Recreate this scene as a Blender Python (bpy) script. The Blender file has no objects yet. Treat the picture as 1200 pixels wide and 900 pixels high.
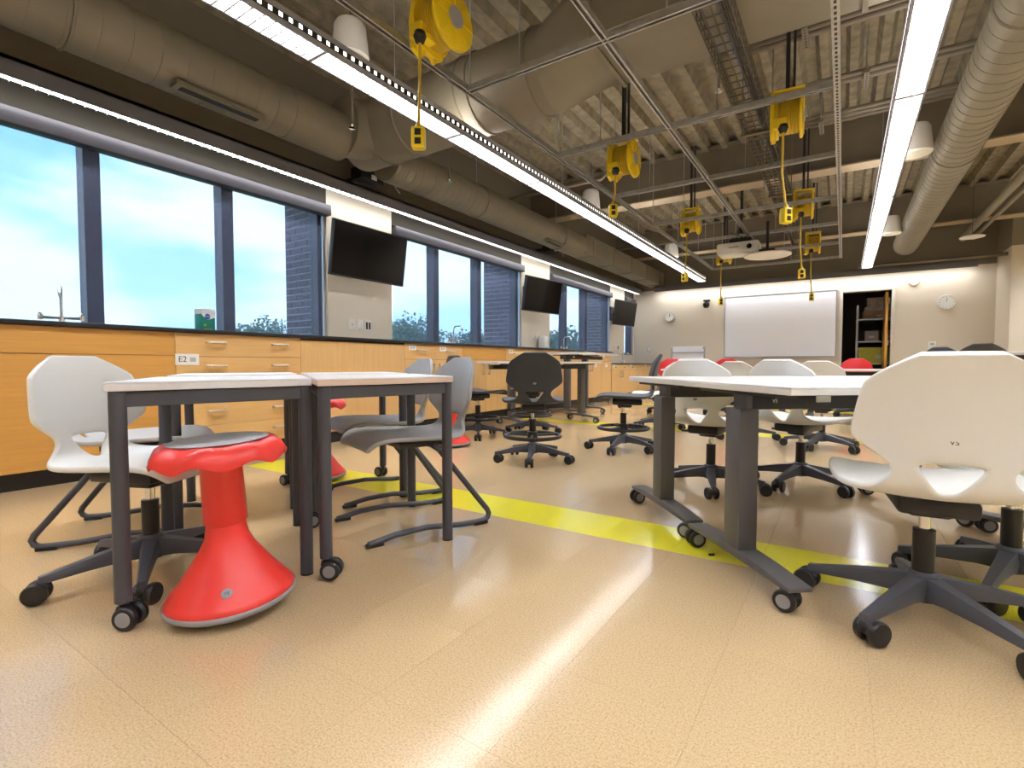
import bpy, bmesh, math, random
from mathutils import Vector, Matrix
random.seed(7)
PI = math.pi
SC = bpy.context.scene
COL = SC.collection

# ------------------------------------------------------------------ camera
F_PX, PITCH, YAW, CAM_H = 590.0, math.atan(23/590), math.atan(388/math.hypot(590, 23)), 0.72
cam_d = bpy.data.cameras.new('camera')
cam_d.sensor_fit = 'HORIZONTAL'; cam_d.sensor_width = 36.0
cam_d.lens = 36.0*F_PX/1200.0
cam_d.clip_start = 0.02; cam_d.clip_end = 500
cam = bpy.data.objects.new('camera', cam_d); COL.objects.link(cam)
cam.location = (0, 0, CAM_H)
cam.rotation_euler = (PI/2-PITCH, 0, YAW)
SC.camera = cam

# ------------------------------------------------------------------ view + world
SC.view_settings.view_transform = 'Standard'
SC.view_settings.look = 'None'
SC.view_settings.gamma = 1.0
SC.view_settings.use_curve_mapping = False
SC.view_settings.exposure = 0.74
LAMP = 34.0          # emission of the linear luminaires
WORLD = 2.7

world = bpy.data.worlds.new('sky'); SC.world = world
world.use_nodes = True
nt = world.node_tree; nt.nodes.clear()
def wn(t, **k):
    n = nt.nodes.new(t)
    for a, v in k.items(): setattr(n, a, v)
    return n
w_out = wn('ShaderNodeOutputWorld'); w_bg = wn('ShaderNodeBackground')
w_tc = wn('ShaderNodeTexCoord'); w_sep = wn('ShaderNodeSeparateXYZ')
w_ramp = wn('ShaderNodeValToRGB')
w_ramp.color_ramp.elements[0].position = 0.0; w_ramp.color_ramp.elements[0].color = (0.62, 0.80, 1.0, 1)
w_ramp.color_ramp.elements[1].position = 0.75; w_ramp.color_ramp.elements[1].color = (0.09, 0.32, 0.80, 1)
e_ = w_ramp.color_ramp.elements.new(0.35); e_.color = (0.34, 0.62, 0.98, 1)
w_map = wn('ShaderNodeMapping'); w_map.inputs['Scale'].default_value = (1.6, 1.6, 5.0)
w_map.inputs['Location'].default_value = (0.35, 0.1, 0.42)
w_noise = wn('ShaderNodeTexNoise'); w_noise.inputs['Scale'].default_value = 1.7
w_noise.inputs['Detail'].default_value = 7; w_noise.inputs['Roughness'].default_value = 0.52
w_cr = wn('ShaderNodeValToRGB')
w_cr.color_ramp.elements[0].position = 0.42; w_cr.color_ramp.elements[0].color = (0, 0, 0, 1)
w_cr.color_ramp.elements[1].position = 0.57; w_cr.color_ramp.elements[1].color = (1, 1, 1, 1)
w_mix = wn('ShaderNodeMix', data_type='RGBA')
w_mix.inputs[7].default_value = (0.95, 0.97, 1.0, 1)
L = nt.links.new
L(w_tc.outputs['Generated'], w_sep.inputs[0]); L(w_sep.outputs['Z'], w_ramp.inputs[0])
L(w_tc.outputs['Generated'], w_map.inputs[0]); L(w_map.outputs[0], w_noise.inputs['Vector'])
L(w_noise.outputs['Fac'], w_cr.inputs[0]); L(w_cr.outputs[0], w_mix.inputs[0])
L(w_ramp.outputs[0], w_mix.inputs[6]); L(w_mix.outputs[2], w_bg.inputs[0])
w_bg.inputs[1].default_value = WORLD
L(w_bg.outputs[0], w_out.inputs[0])

# ------------------------------------------------------------------ materials
def mat(name, col, rough=0.5, metal=0.0, var=0.0, vscale=8.0, stretch=(1, 1, 1), bump=0.0, bscale=60.0,
        emit=0.0, spec=0.5, coat=0.0, rnd=0.0, col2=None):
    m = bpy.data.materials.new(name); m.use_nodes = True
    t = m.node_tree; b = t.nodes['Principled BSDF']
    b.inputs['Base Color'].default_value = (*col, 1); b.inputs['Roughness'].default_value = rough
    b.inputs['Metallic'].default_value = metal; b.inputs['Specular IOR Level'].default_value = spec
    if coat: b.inputs['Coat Weight'].default_value = coat; b.inputs['Coat Roughness'].default_value = 0.12
    if emit:
        b.inputs['Emission Color'].default_value = (*col, 1); b.inputs['Emission Strength'].default_value = emit
    src = None
    tc = t.nodes.new('ShaderNodeTexCoord')
    if var or col2:
        mp = t.nodes.new('ShaderNodeMapping'); mp.inputs['Scale'].default_value = stretch
        n = t.nodes.new('ShaderNodeTexNoise'); n.inputs['Scale'].default_value = vscale; n.inputs['Detail'].default_value = 5
        r = t.nodes.new('ShaderNodeValToRGB')
        c2 = col2 if col2 else tuple(max(0, c*(1-var)) for c in col)
        c1 = col if col2 else tuple(min(1, c*(1+var*0.6)) for c in col)
        r.color_ramp.elements[0].position = 0.32; r.color_ramp.elements[0].color = (*c2, 1)
        r.color_ramp.elements[1].position = 0.68; r.color_ramp.elements[1].color = (*c1, 1)
        t.links.new(tc.outputs['Object'], mp.inputs[0]); t.links.new(mp.outputs[0], n.inputs['Vector'])
        t.links.new(n.outputs['Fac'], r.inputs[0]); src = r.outputs[0]
        if rnd:
            oi = t.nodes.new('ShaderNodeObjectInfo')
            va = t.nodes.new('ShaderNodeVectorMath'); va.operation = 'MULTIPLY_ADD'
            va.inputs[1].default_value = (7, 5, 3)
            t.links.new(oi.outputs['Random'], va.inputs[0]); t.links.new(mp.outputs[0], va.inputs[2])
            t.links.new(va.outputs[0], n.inputs['Vector'])
    if rnd:
        oi = t.nodes.new('ShaderNodeObjectInfo'); hs = t.nodes.new('ShaderNodeHueSaturation')
        mr = t.nodes.new('ShaderNodeMapRange'); mr.inputs[3].default_value = 1-rnd; mr.inputs[4].default_value = 1+rnd
        t.links.new(oi.outputs['Random'], mr.inputs[0]); t.links.new(mr.outputs[0], hs.inputs['Value'])
        if src: t.links.new(src, hs.inputs['Color'])
        else: hs.inputs['Color'].default_value = (*col, 1)
        src = hs.outputs[0]
    if src: t.links.new(src, b.inputs['Base Color'])
    if bump:
        n = t.nodes.new('ShaderNodeTexNoise'); n.inputs['Scale'].default_value = bscale; n.inputs['Detail'].default_value = 3
        bp = t.nodes.new('ShaderNodeBump'); bp.inputs['Strength'].default_value = bump; bp.inputs['Distance'].default_value = 0.004
        t.links.new(tc.outputs['Object'], n.inputs['Vector']); t.links.new(n.outputs['Fac'], bp.inputs['Height'])
        t.links.new(bp.outputs[0], b.inputs['Normal'])
    return m

def floor_mat(name, base, dark, light):
    m = mat(name, base, 0.2, spec=0.5)
    t = m.node_tree; b = t.nodes['Principled BSDF']
    g = t.nodes.new('ShaderNodeNewGeometry')
    n1 = t.nodes.new('ShaderNodeTexNoise'); n1.inputs['Scale'].default_value = 230; n1.inputs['Detail'].default_value = 4
    n2 = t.nodes.new('ShaderNodeTexNoise'); n2.inputs['Scale'].default_value = 1.3; n2.inputs['Detail'].default_value = 4
    r = t.nodes.new('ShaderNodeValToRGB')
    E = r.color_ramp.elements
    E[0].position = 0.36; E[0].color = (*dark, 1); E[1].position = 0.66; E[1].color = (*light, 1)
    k = E.new(0.47); k.color = (*base, 1)
    oi = t.nodes.new('ShaderNodeObjectInfo'); hs = t.nodes.new('ShaderNodeHueSaturation')
    mr = t.nodes.new('ShaderNodeMapRange'); mr.inputs[3].default_value = 0.985; mr.inputs[4].default_value = 1.015
    rr = t.nodes.new('ShaderNodeMapRange'); rr.inputs[1].default_value = 0.3; rr.inputs[2].default_value = 0.7
    rr.inputs[3].default_value = 0.10; rr.inputs[4].default_value = 0.19
    K = t.links.new
    K(g.outputs['Position'], n1.inputs['Vector']); K(g.outputs['Position'], n2.inputs['Vector'])
    K(n1.outputs['Fac'], r.inputs[0]); K(r.outputs[0], hs.inputs['Color'])
    K(oi.outputs['Random'], mr.inputs[0]); K(mr.outputs[0], hs.inputs['Value'])
    K(hs.outputs[0], b.inputs['Base Color']); K(n2.outputs['Fac'], rr.inputs[0]); K(rr.outputs[0], b.inputs['Roughness'])
    bp = t.nodes.new('ShaderNodeBump'); bp.inputs['Strength'].default_value = 0.06; bp.inputs['Distance'].default_value = 0.002
    n3 = t.nodes.new('ShaderNodeTexNoise'); n3.inputs['Scale'].default_value = 22
    K(g.outputs['Position'], n3.inputs['Vector']); K(n3.outputs['Fac'], bp.inputs['Height']); K(bp.outputs[0], b.inputs['Normal'])
    return m

def see_through(name, tint, body, fac, rough=0.8, gloss=False):
    m = bpy.data.materials.new(name); m.use_nodes = True
    t = m.node_tree; t.nodes.clear()
    o = t.nodes.new('ShaderNodeOutputMaterial'); mx = t.nodes.new('ShaderNodeMixShader')
    tr = t.nodes.new('ShaderNodeBsdfTransparent'); tr.inputs[0].default_value = (*tint, 1)
    if gloss:
        d = t.nodes.new('ShaderNodeBsdfGlossy'); d.inputs[0].default_value = (*body, 1); d.inputs[1].default_value = rough
    else:
        d = t.nodes.new('ShaderNodeBsdfDiffuse'); d.inputs[0].default_value = (*body, 1)
    mx.inputs[0].default_value = fac
    t.links.new(tr.outputs[0], mx.inputs[1]); t.links.new(d.outputs[0], mx.inputs[2]); t.links.new(mx.outputs[0], o.inputs[0])
    return m

MT = {}
MT['tile'] = floor_mat('vinyl_tile_tan', (0.545, 0.393, 0.218), (0.440, 0.308, 0.158), (0.615, 0.458, 0.275))
MT['ytile'] = floor_mat('vinyl_tile_yellow', (0.78, 0.70, 0.03), (0.70, 0.61, 0.02), (0.83, 0.77, 0.07))
MT['grout'] = mat('tile_joint', (0.50, 0.345, 0.17), 0.2)
MT['wall'] = mat('wall_paint_cream', (0.66, 0.59, 0.48), 0.75, bump=0.05, bscale=200)
MT['wall_hi'] = mat('wall_paint_taupe', (0.20, 0.172, 0.125), 0.85, bump=0.05, bscale=150)
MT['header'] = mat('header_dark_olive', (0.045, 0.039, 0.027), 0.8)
MT['deck'] = mat('sprayed_deck', (0.245, 0.205, 0.138), 0.95, var=0.28, vscale=9, bump=1.0, bscale=45)
MT['tray'] = mat('tray_dark_wire', (0.085, 0.07, 0.05), 0.6)
MT['taupe'] = mat('taupe_painted_steel', (0.17, 0.138, 0.098), 0.6, var=0.12, vscale=3)
MT['duct'] = mat('taupe_painted_duct', (0.215, 0.186, 0.134), 0.5, var=0.1, vscale=2.5)
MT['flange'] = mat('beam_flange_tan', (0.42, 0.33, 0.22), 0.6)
MT['galv'] = mat('galvanised_steel', (0.50, 0.50, 0.50), 0.42, 0.75, var=0.15, vscale=20)
MT['galv_d'] = mat('dark_slot', (0.03, 0.03, 0.03), 0.7)
MT['fix'] = mat('fixture_grey', (0.17, 0.17, 0.19), 0.45)
MT['fixs'] = mat('fixture_silver', (0.40, 0.40, 0.45), 0.4, 0.2)
MT['lamp'] = mat('lamp_light', (0.975, 0.985, 1.0), 0.5, emit=LAMP)
MT['striplamp'] = mat('strip_lamp_light', (0.985, 0.985, 1.0), 0.5, emit=LAMP*0.36)
MT['blade'] = mat('louver_blade_white', (0.5, 0.51, 0.53), 0.35)
MT['mull'] = mat('mullion_charcoal', (0.075, 0.075, 0.09), 0.45)
MT['shadebox'] = mat('shade_housing', (0.06, 0.056, 0.066), 0.4, 0.25)
MT['shade'] = see_through('shade_screen', (1, 1, 1), (0.13, 0.16, 0.26), 0.40)
MT['glass'] = see_through('window_glass_blue', (0.80, 0.92, 1.0), (0.9, 0.95, 1), 0.05, 0.02, True)
MT['maple'] = mat('maple_veneer', (0.72, 0.44, 0.165), 0.42, var=0.06, vscale=4, stretch=(1, 0.8, 14), rnd=0.04)
MT['mapleo'] = mat('maple_veneer_orange', (0.66, 0.335, 0.075), 0.42, var=0.06, vscale=4, stretch=(1, 0.8, 14), rnd=0.03)
MT['maplev'] = mat('maple_veneer_upright', (0.72, 0.445, 0.175), 0.42, var=0.06, vscale=5, stretch=(1, 9, 0.5), rnd=0.03)
MT['gap'] = mat('cabinet_dark_gap', (0.10, 0.06, 0.025), 0.8)
MT['black'] = mat('epoxy_black', (0.014, 0.015, 0.018), 0.35)
MT['kick'] = mat('toe_kick_black', (0.02, 0.018, 0.018), 0.6)
MT['nickel'] = mat('brushed_nickel', (0.62, 0.52, 0.40), 0.35, 0.6)
MT['chrome'] = mat('chrome', (0.75, 0.77, 0.8), 0.1, 1.0)
MT['frame'] = mat('charcoal_powdercoat', (0.062, 0.063, 0.076), 0.45, bump=0.1, bscale=400)
MT['frame2'] = mat('grey_brown_powdercoat', (0.10, 0.095, 0.098), 0.45, bump=0.1, bscale=400)
MT['dark'] = mat('dark_plastic', (0.012, 0.012, 0.014), 0.4)
MT['arm'] = mat('star_base_grey', (0.075, 0.078, 0.095), 0.42)
MT['hubgrey'] = mat('caster_hub_grey', (0.28, 0.28, 0.29), 0.4)
MT['wchair'] = mat('white_plastic', (0.78, 0.78, 0.76), 0.42, bump=0.08, bscale=300)
MT['gchair'] = mat('grey_plastic', (0.33, 0.325, 0.32), 0.42, bump=0.08, bscale=300)
MT['lchair'] = mat('pale_grey_plastic', (0.52, 0.515, 0.51), 0.42, bump=0.08, bscale=300)
MT['dchair'] = mat('anthracite_plastic', (0.035, 0.037, 0.043), 0.45, bump=0.1, bscale=300)
MT['rchair'] = mat('red_plastic', (0.70, 0.018, 0.022), 0.4)
MT['stool'] = mat('coral_red_plastic', (0.80, 0.042, 0.032), 0.38)
MT['stoolpad'] = mat('grey_rubber', (0.30, 0.295, 0.305), 0.75, bump=0.1, bscale=300)
MT['ttop'] = mat('white_laminate', (0.86, 0.855, 0.86), 0.28)
MT['tedge'] = mat('white_edge_band', (0.74, 0.73, 0.72), 0.4)
MT['ptop'] = mat('pinkish_laminate_edge', (0.66, 0.51, 0.41), 0.4)
MT['white'] = mat('white_paint', (0.80, 0.79, 0.77), 0.45)
MT['wboard'] = mat('whiteboard_enamel', (0.80, 0.81, 0.86), 0.22)
MT['alu'] = mat('aluminium', (0.45, 0.45, 0.47), 0.35, 0.7)
MT['screen'] = mat('screen_black', (0.006, 0.006, 0.008), 0.10, spec=0.25)
MT['yellow'] = mat('reel_yellow', (0.80, 0.58, 0.01), 0.4)
MT['yellow2'] = mat('cord_yellow', (0.60, 0.40, 0.015), 0.5)
MT['blackp'] = mat('black_metal', (0.02, 0.02, 0.022), 0.5)
MT['brick'] = mat('brick_slate', (0.155, 0.125, 0.135), 0.9, var=0.25, vscale=12, rnd=0.22)
MT['mortar'] = mat('mortar', (0.52, 0.49, 0.50), 0.95)
MT['leaf'] = mat('tree_leaves', (0.17, 0.29, 0.20), 0.8, var=0.4, vscale=3)
MT['bark'] = mat('bark', (0.08, 0.06, 0.04), 0.9)
MT['grass'] = mat('lawn', (0.09, 0.16, 0.05), 0.95, var=0.3, vscale=0.4)
MT['doorwood'] = mat('door_birch', (0.72, 0.36, 0.08), 0.4, var=0.1, vscale=5, stretch=(9, 9, 0.5))
MT['dframe'] = mat('door_frame_paint', (0.60, 0.55, 0.48), 0.45)
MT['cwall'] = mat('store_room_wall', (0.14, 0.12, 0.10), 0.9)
MT['cbox1'] = mat('cardboard', (0.32, 0.20, 0.13), 0.8, var=0.2)
MT['cbox2'] = mat('pale_carton', (0.45, 0.38, 0.35), 0.8, var=0.2)
MT['ybin'] = mat('olive_yellow_bin', (0.45, 0.42, 0.03), 0.5)
MT['gbin'] = mat('grey_bin', (0.25, 0.24, 0.23), 0.6)
MT['green'] = mat('wipes_green', (0.0, 0.23, 0.16), 0.4)
MT['paper'] = mat('paper', (0.82, 0.81, 0.78), 0.7)
MT['ink'] = mat('ink', (0.03, 0.03, 0.035), 0.7)
MT['inkg'] = mat('pale_ink', (0.45, 0.45, 0.45), 0.7)
MT['plate'] = mat('switch_plate', (0.70, 0.67, 0.60), 0.4)
MT['blue'] = mat('blue_cable', (0.03, 0.08, 0.35), 0.5)

# ------------------------------------------------------------------ mesh helpers
class MB:
    def __init__(s): s.v = []; s.f = []
    def add(s, vs, fs):
        o = len(s.v); s.v += [tuple(v) for v in vs]; s.f += [tuple(i+o for i in f) for f in fs]; return s
    def box(s, c, d, rz=0.0, m=None):
        x, y, z = d[0]/2, d[1]/2, d[2]/2
        vs = [Vector((a*x, b*y, e*z)) for e in (-1, 1) for b in (-1, 1) for a in (-1, 1)]
        if rz: vs = [Matrix.Rotation(rz, 3, 'Z') @ v for v in vs]
        if m is not None: vs = [m @ v for v in vs]
        vs = [v+Vector(c) for v in vs]
        return s.add(vs, [(0, 2, 3, 1), (4, 5, 7, 6), (0, 1, 5, 4), (2, 6, 7, 3), (0, 4, 6, 2), (1, 3, 7, 5)])
    def b2(s, a, b):
        return s.box([(a[i]+b[i])/2 for i in range(3)], [abs(b[i]-a[i]) for i in range(3)])
    def cyl(s, p0, p1, r, n=16, r2=None, caps=True):
        p0, p1 = Vector(p0), Vector(p1); r2 = r if r2 is None else r2
        d = (p1-p0).normalized(); a = d.orthogonal().normalized(); b = d.cross(a)
        vs = [p0+(a*math.cos(2*PI*i/n)+b*math.sin(2*PI*i/n))*r for i in range(n)]
        vs += [p1+(a*math.cos(2*PI*i/n)+b*math.sin(2*PI*i/n))*r2 for i in range(n)]
        fs = [(i, (i+1) % n, n+(i+1) % n, n+i) for i in range(n)]
        if caps: fs += [tuple(range(n-1, -1, -1)), tuple(range(n, 2*n))]
        return s.add(vs, fs)
    def tube(s, pts, r, n=10, closed=False, ry=None):
        P = [Vector(p) for p in pts]; N = len(P); vs = []; up = None
        for i in range(N):
            if closed: d = P[(i+1) % N]-P[i-1]
            else: d = P[min(i+1, N-1)]-P[max(i-1, 0)]
            d.normalize()
            if up is None:
                up = d.orthogonal().normalized()
                if abs(d.z) < 0.9: up = (Vector((0, 0, 1))-d*d.z).normalized()
            else: up = (up-d*up.dot(d)).normalized()
            b = d.cross(up); rr = r[i] if isinstance(r, (list, tuple)) else r
            for k in range(n):
                a = 2*PI*k/n; vs.append(P[i]+up*(math.sin(a)*(ry or rr))+b*(math.cos(a)*rr))
        fs = []
        for i in range(N if closed else N-1):
            j = (i+1) % N
            for k in range(n): fs.append((i*n+k, i*n+(k+1) % n, j*n+(k+1) % n, j*n+k))
        if not closed: fs += [tuple(range(n-1, -1, -1)), tuple(range((N-1)*n, N*n))]
        return s.add(vs, fs)
    def lathe(s, prof, n=32, c=(0, 0, 0), wave=None, caps=True):
        vs = []; N = len(prof)
        for i, (r, z) in enumerate(prof):
            for k in range(n):
                a = 2*PI*k/n; rr, zz = r, z
                if wave: rr, zz = wave(i, r, z, a)
                vs.append((c[0]+rr*math.cos(a), c[1]+rr*math.sin(a), c[2]+zz))
        fs = [(i*n+k, i*n+(k+1) % n, (i+1)*n+(k+1) % n, (i+1)*n+k) for i in range(N-1) for k in range(n)]
        if caps: fs += [tuple(range(n-1, -1, -1)), tuple(range((N-1)*n, N*n))]
        return s.add(vs, fs)
    def prism(s, poly, z0, z1):
        n = len(poly)
        vs = [(x, y, z0) for x, y in poly]+[(x, y, z1) for x, y in poly]
        return s.add(vs, [tuple(range(n-1, -1, -1)), tuple(range(n, 2*n))]+[(i, (i+1) % n, n+(i+1) % n, n+i) for i in range(n)])
    def mesh(s, name, m, bevel=0.0, seg=2, ang=0.6):
        me = bpy.data.meshes.new(name); me.from_pydata(s.v, [], s.f)
        bm = bmesh.new(); bm.from_mesh(me)
        bmesh.ops.recalc_face_normals(bm, faces=bm.faces)
        if bevel:
            es = [e for e in bm.edges if len(e.link_faces) == 2 and e.calc_face_angle(0) > 0.5]
            bmesh.ops.bevel(bm, geom=es, offset=bevel, segments=seg, profile=0.5, affect='EDGES', clamp_overlap=True)
        bm.to_mesh(me); bm.free()
        me.materials.append(MT[m] if isinstance(m, str) else m)
        me.polygons.foreach_set('use_smooth', [True]*len(me.polygons))
        me.set_sharp_from_angle(angle=ang)
        return me
    def build(s, name, m, parent=None, bevel=0.0, seg=2, ang=0.6, loc=None, rz=0.0):
        o = bpy.data.objects.new(name, s.mesh(name, m, bevel, seg, ang)); COL.objects.link(o)
        if parent is not None: o.parent = parent
        if loc: o.location = loc
        if rz: o.rotation_euler = (0, 0, rz)
        return o

def tag(o, label=None, cat=None, group=None, kind=None):
    if label: o['label'] = label
    if cat: o['category'] = cat
    if group: o['group'] = group
    if kind: o['kind'] = kind
    return o
def empty(name, loc=(0, 0, 0), rz=0.0, label=None, cat=None, group=None, kind=None):
    o = bpy.data.objects.new(name, None); o.empty_display_size = 0.1; COL.objects.link(o)
    o.location = loc; o.rotation_euler = (0, 0, rz)
    return tag(o, label, cat, group, kind)
KIDS = {}
def copy_tree(o, parent=None):
    c = o.copy(); COL.objects.link(c); c.parent = parent
    for ch in list(o.children): copy_tree(ch, c)
    return c
def put(o, loc, rz=0.0): o.location = loc; o.rotation_euler = (0, 0, rz); return o
def inst(name, me, parent=None, loc=(0, 0, 0), rot=None):
    o = bpy.data.objects.new(name, me); COL.objects.link(o); o.parent = parent; o.location = loc
    if rot: o.rotation_euler = rot
    return o
def face_rz(dx, dy): return math.atan2(dy, dx)-PI/2
def text_mesh(txt, size, m, ext=0.0005):
    cu = bpy.data.curves.new('lettering', 'FONT'); cu.body = txt; cu.size = size; cu.extrude = ext
    cu.align_x = 'CENTER'; cu.align_y = 'CENTER'
    ob = bpy.data.objects.new('lettering', cu); COL.objects.link(ob)
    bpy.context.view_layer.update()
    dg = bpy.context.evaluated_depsgraph_get()
    me = bpy.data.meshes.new_from_object(ob.evaluated_get(dg))
    bpy.data.objects.remove(ob); bpy.data.curves.remove(cu)
    me.materials.clear(); me.materials.append(MT[m]); return me

# ------------------------------------------------------------------ room dimensions
XW, YB, XR, YF, ZD = -4.5, 12.55, 5.6, -3.2, 3.75
ZW = 2.56                     # cream paint stops here; taupe above
CX = -3.87                    # cabinet face plane
ZC = 0.972                    # worktop height
WINS = [(-0.55, 3.35), (4.25, 7.13), (8.10, 10.95), (11.85, 12.50)]
WZ0, WZ1 = 0.96, 2.37

# floor with tiles
fl = MB().b2((XW-0.3, YF-0.2, -0.12), (XR+0.2, YB+0.2, -0.0035)).build('floor', 'grout'); tag(fl, kind='structure')
TS, TX0, TY0 = 0.30, -0.535, 0.735
STRIPE = {4, 16, 27}
def tile_mesh(m):
    h = TS/2-0.00025
    return MB().b2((-h, -h, -0.0035), (h, h, 0)).mesh('tile', m)
tm, ym = tile_mesh('tile'), tile_mesh('ytile')
cells = []
fwd = Vector((-math.sin(YAW), math.cos(YAW))); rgt = Vector((math.cos(YAW), math.sin(YAW)))
for i in range(-14, 21):
    for j in range(-14, 41):
        x, y = TX0+(i+0.5)*TS, TY0+(j+0.5)*TS
        if x < XW-0.1 or x > XR or y < YF or y > YB: continue
        p = Vector((x, y)); d = p.dot(fwd); q = p.dot(rgt)
        vis = d > 0.82 and abs(q) < d*1.06+0.15 and x > CX+0.05
        cells.append((d if vis else 99+d, i, j, x, y))
cells.sort()
rest = {False: MB(), True: MB()}
for n, (d, i, j, x, y) in enumerate(cells):
    st = j in STRIPE and i > -11
    if n < 300: inst('tile', ym if st else tm, fl, (x, y, 0))
    else:
        h = TS/2-0.00025
        rest[st].add([(x-h, y-h, 0), (x+h, y-h, 0), (x+h, y+h, 0), (x-h, y+h, 0)], [(0, 1, 2, 3)])
tag(rest[False].build('tile_field', 'tile', fl), kind='stuff')
tag(rest[True].build('yellow_tile_field', 'ytile', fl), kind='stuff')

# ceiling deck: flutes run along the room
mb = MB(); n = 0
xs = []; x = XW-0.2
while x < XR+0.2:
    xs += [(x, ZD), (x+0.10, ZD), (x+0.135, ZD-0.085), (x+0.205, ZD-0.085), (x+0.24, ZD)]; x += 0.24
ysn = 40
for a in range(len(xs)-1):
    (xa, za), (xb, zb) = xs[a], xs[a+1]
    if xb-xa < 1e-6: continue
    mb.add([(xa, YF-0.2, za), (xb, YF-0.2, zb), (xb, YB+0.2, zb), (xa, YB+0.2, za)], [(0, 1, 2, 3)])
ce = mb.build('ceiling', 'deck', ang=0.2); tag(ce, kind='structure')
MB().b2((XW-0.2, YF-0.2, ZD+0.01), (XR+0.2, YB+0.2, ZD+0.1)).build('roof_slab', 'deck', ce)

# left wall with window openings
mb = MB(); hi = MB(); hd = MB()
T = 0.22
edges = [YF]+[v for w in WINS for v in w]+[YB+0.2]
for k in range(0, len(edges), 2): mb.b2((XW-T, edges[k], 0), (XW, edges[k+1], ZW))
for a, b in WINS:
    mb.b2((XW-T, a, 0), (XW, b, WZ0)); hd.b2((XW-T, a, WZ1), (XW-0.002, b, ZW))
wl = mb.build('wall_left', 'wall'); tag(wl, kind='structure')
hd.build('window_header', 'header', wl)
hi.b2((XW-T, YF, ZW), (XW, YB+0.2, ZD+0.1)).build('upper_wall', 'wall_hi', wl)
# back wall with door opening
DX0, DX1, DZ = -0.03, 0.78, 2.20
mb = MB()
mb.b2((XW-T, YB, 0), (DX0, YB+0.15, ZW)).b2((DX1, YB, 0), (XR+0.2, YB+0.15, ZW)).b2((DX0, YB, DZ), (DX1, YB+0.15, ZW))
wb = mb.build('wall_back', 'wall'); tag(wb, kind='structure')
MB().b2((XW-T, YB, ZW), (XR+0.2, YB+0.15, ZD+0.1)).build('upper_wall', 'wall_hi', wb)
# jutting wall chase on the right of the back wall
ws = MB().b2((2.3, 11.6, 0), (XR+0.1, YB, 2.69)).build('wall_chase', 'wall'); tag(ws, kind='structure')
MB().b2((2.3, 11.6, 2.69), (XR+0.1, YB, ZD+0.1)).build('upper_wall', 'wall_hi', ws)
wr = MB().b2((XR, YF-0.2, 0), (XR+0.2, YB, ZD+0.1)).build('wall_right', 'wall'); tag(wr, kind='structure')
wf = MB().b2((XW-T, YF-0.2, 0), (XR+0.2, YF, ZD+0.1)).build('wall_front', 'wall'); tag(wf, kind='structure')
bb = MB().b2((-3.8, YB-0.012, 0), (DX0-0.06, YB, 0.1)).b2((DX1+0.06, YB-0.012, 0), (2.3, YB, 0.1)).build('baseboard_back', 'kick'); tag(bb, kind='structure')
ss = MB().b2((XW-0.2, WINS[0][0], WZ0-0.0), (XW+0.0, WINS[-1][1], WZ0+0.012)).build('trim_1', 'black'); tag(ss, kind='structure')

# windows
MUL = [[0.46, 1.42, 2.38], [5.11, 6.06], [8.87, 9.80], []]
for k, (a, b) in enumerate(WINS):
    w = empty('window_%d' % (k+1), (XW-0.1, (a+b)/2, WZ0), kind='structure')
    o = Vector(w.location)
    def L3(p): return tuple(Vector(p)-o)
    cuts = [a]+MUL[k]+[b]
    fr = MB()
    fr.b2(L3((XW-0.19, a, WZ0)), L3((XW-0.07, b, WZ0+0.06))).b2(L3((XW-0.19, a, WZ1-0.06)), L3((XW-0.07, b, WZ1)))
    fr.b2(L3((XW-0.19, a, WZ0)), L3((XW-0.07, a+0.06, WZ1))).b2(L3((XW-0.19, b-0.06, WZ0)), L3((XW-0.07, b, WZ1)))
    fr.build('window_frame', 'mull', w)
    for y in MUL[k]:
        MB().b2(L3((XW-0.20, y-0.05, WZ0+0.05)), L3((XW-0.07, y+0.05, WZ1-0.05))).build('mullion', 'mull', w)
    for i in range(len(cuts)-1):
        y0, y1 = cuts[i]+0.045, cuts[i+1]-0.045
        MB().b2(L3((XW-0.150, y0, WZ0+0.05)), L3((XW-0.144, y1, WZ1-0.05))).build('pane', 'glass', w)
    # roller shade, drawn down
    s = empty('roller_shade', (XW-0.02, (a+b)/2, WZ1-0.12))
    o = Vector(s.location)
    nm = ['nearest wide', 'second', 'third', 'narrow far'][k]
    tag(s, 'grey see-through roller shade drawn down over the %s window' % nm, 'window shade', 'roller shades on the window wall')
    MB().b2(L3((XW-0.05, a+0.02, WZ1-0.12)), L3((XW+0.06, b+0.02, WZ1-0.012))).build('shade_housing', 'shadebox', s, 0.008)
    MB().b2(L3((XW-0.031, a+0.035, WZ0+0.03)), L3((XW-0.030, b-0.035, WZ1-0.1))).build('shade_fabric', 'shade', s)
    MB().b2(L3((XW-0.04, a+0.035, WZ0+0.014)), L3((XW-0.022, b-0.035, WZ0+0.034))).build('hem_bar', 'fix', s)
    for y in (b-0.02,):
        MB().b2(L3((XW-0.05, y-0.012, WZ0+0.013)), L3((XW-0.015, y+0.012, WZ1-0.12))).build('side_channel', 'alu', s)

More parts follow.
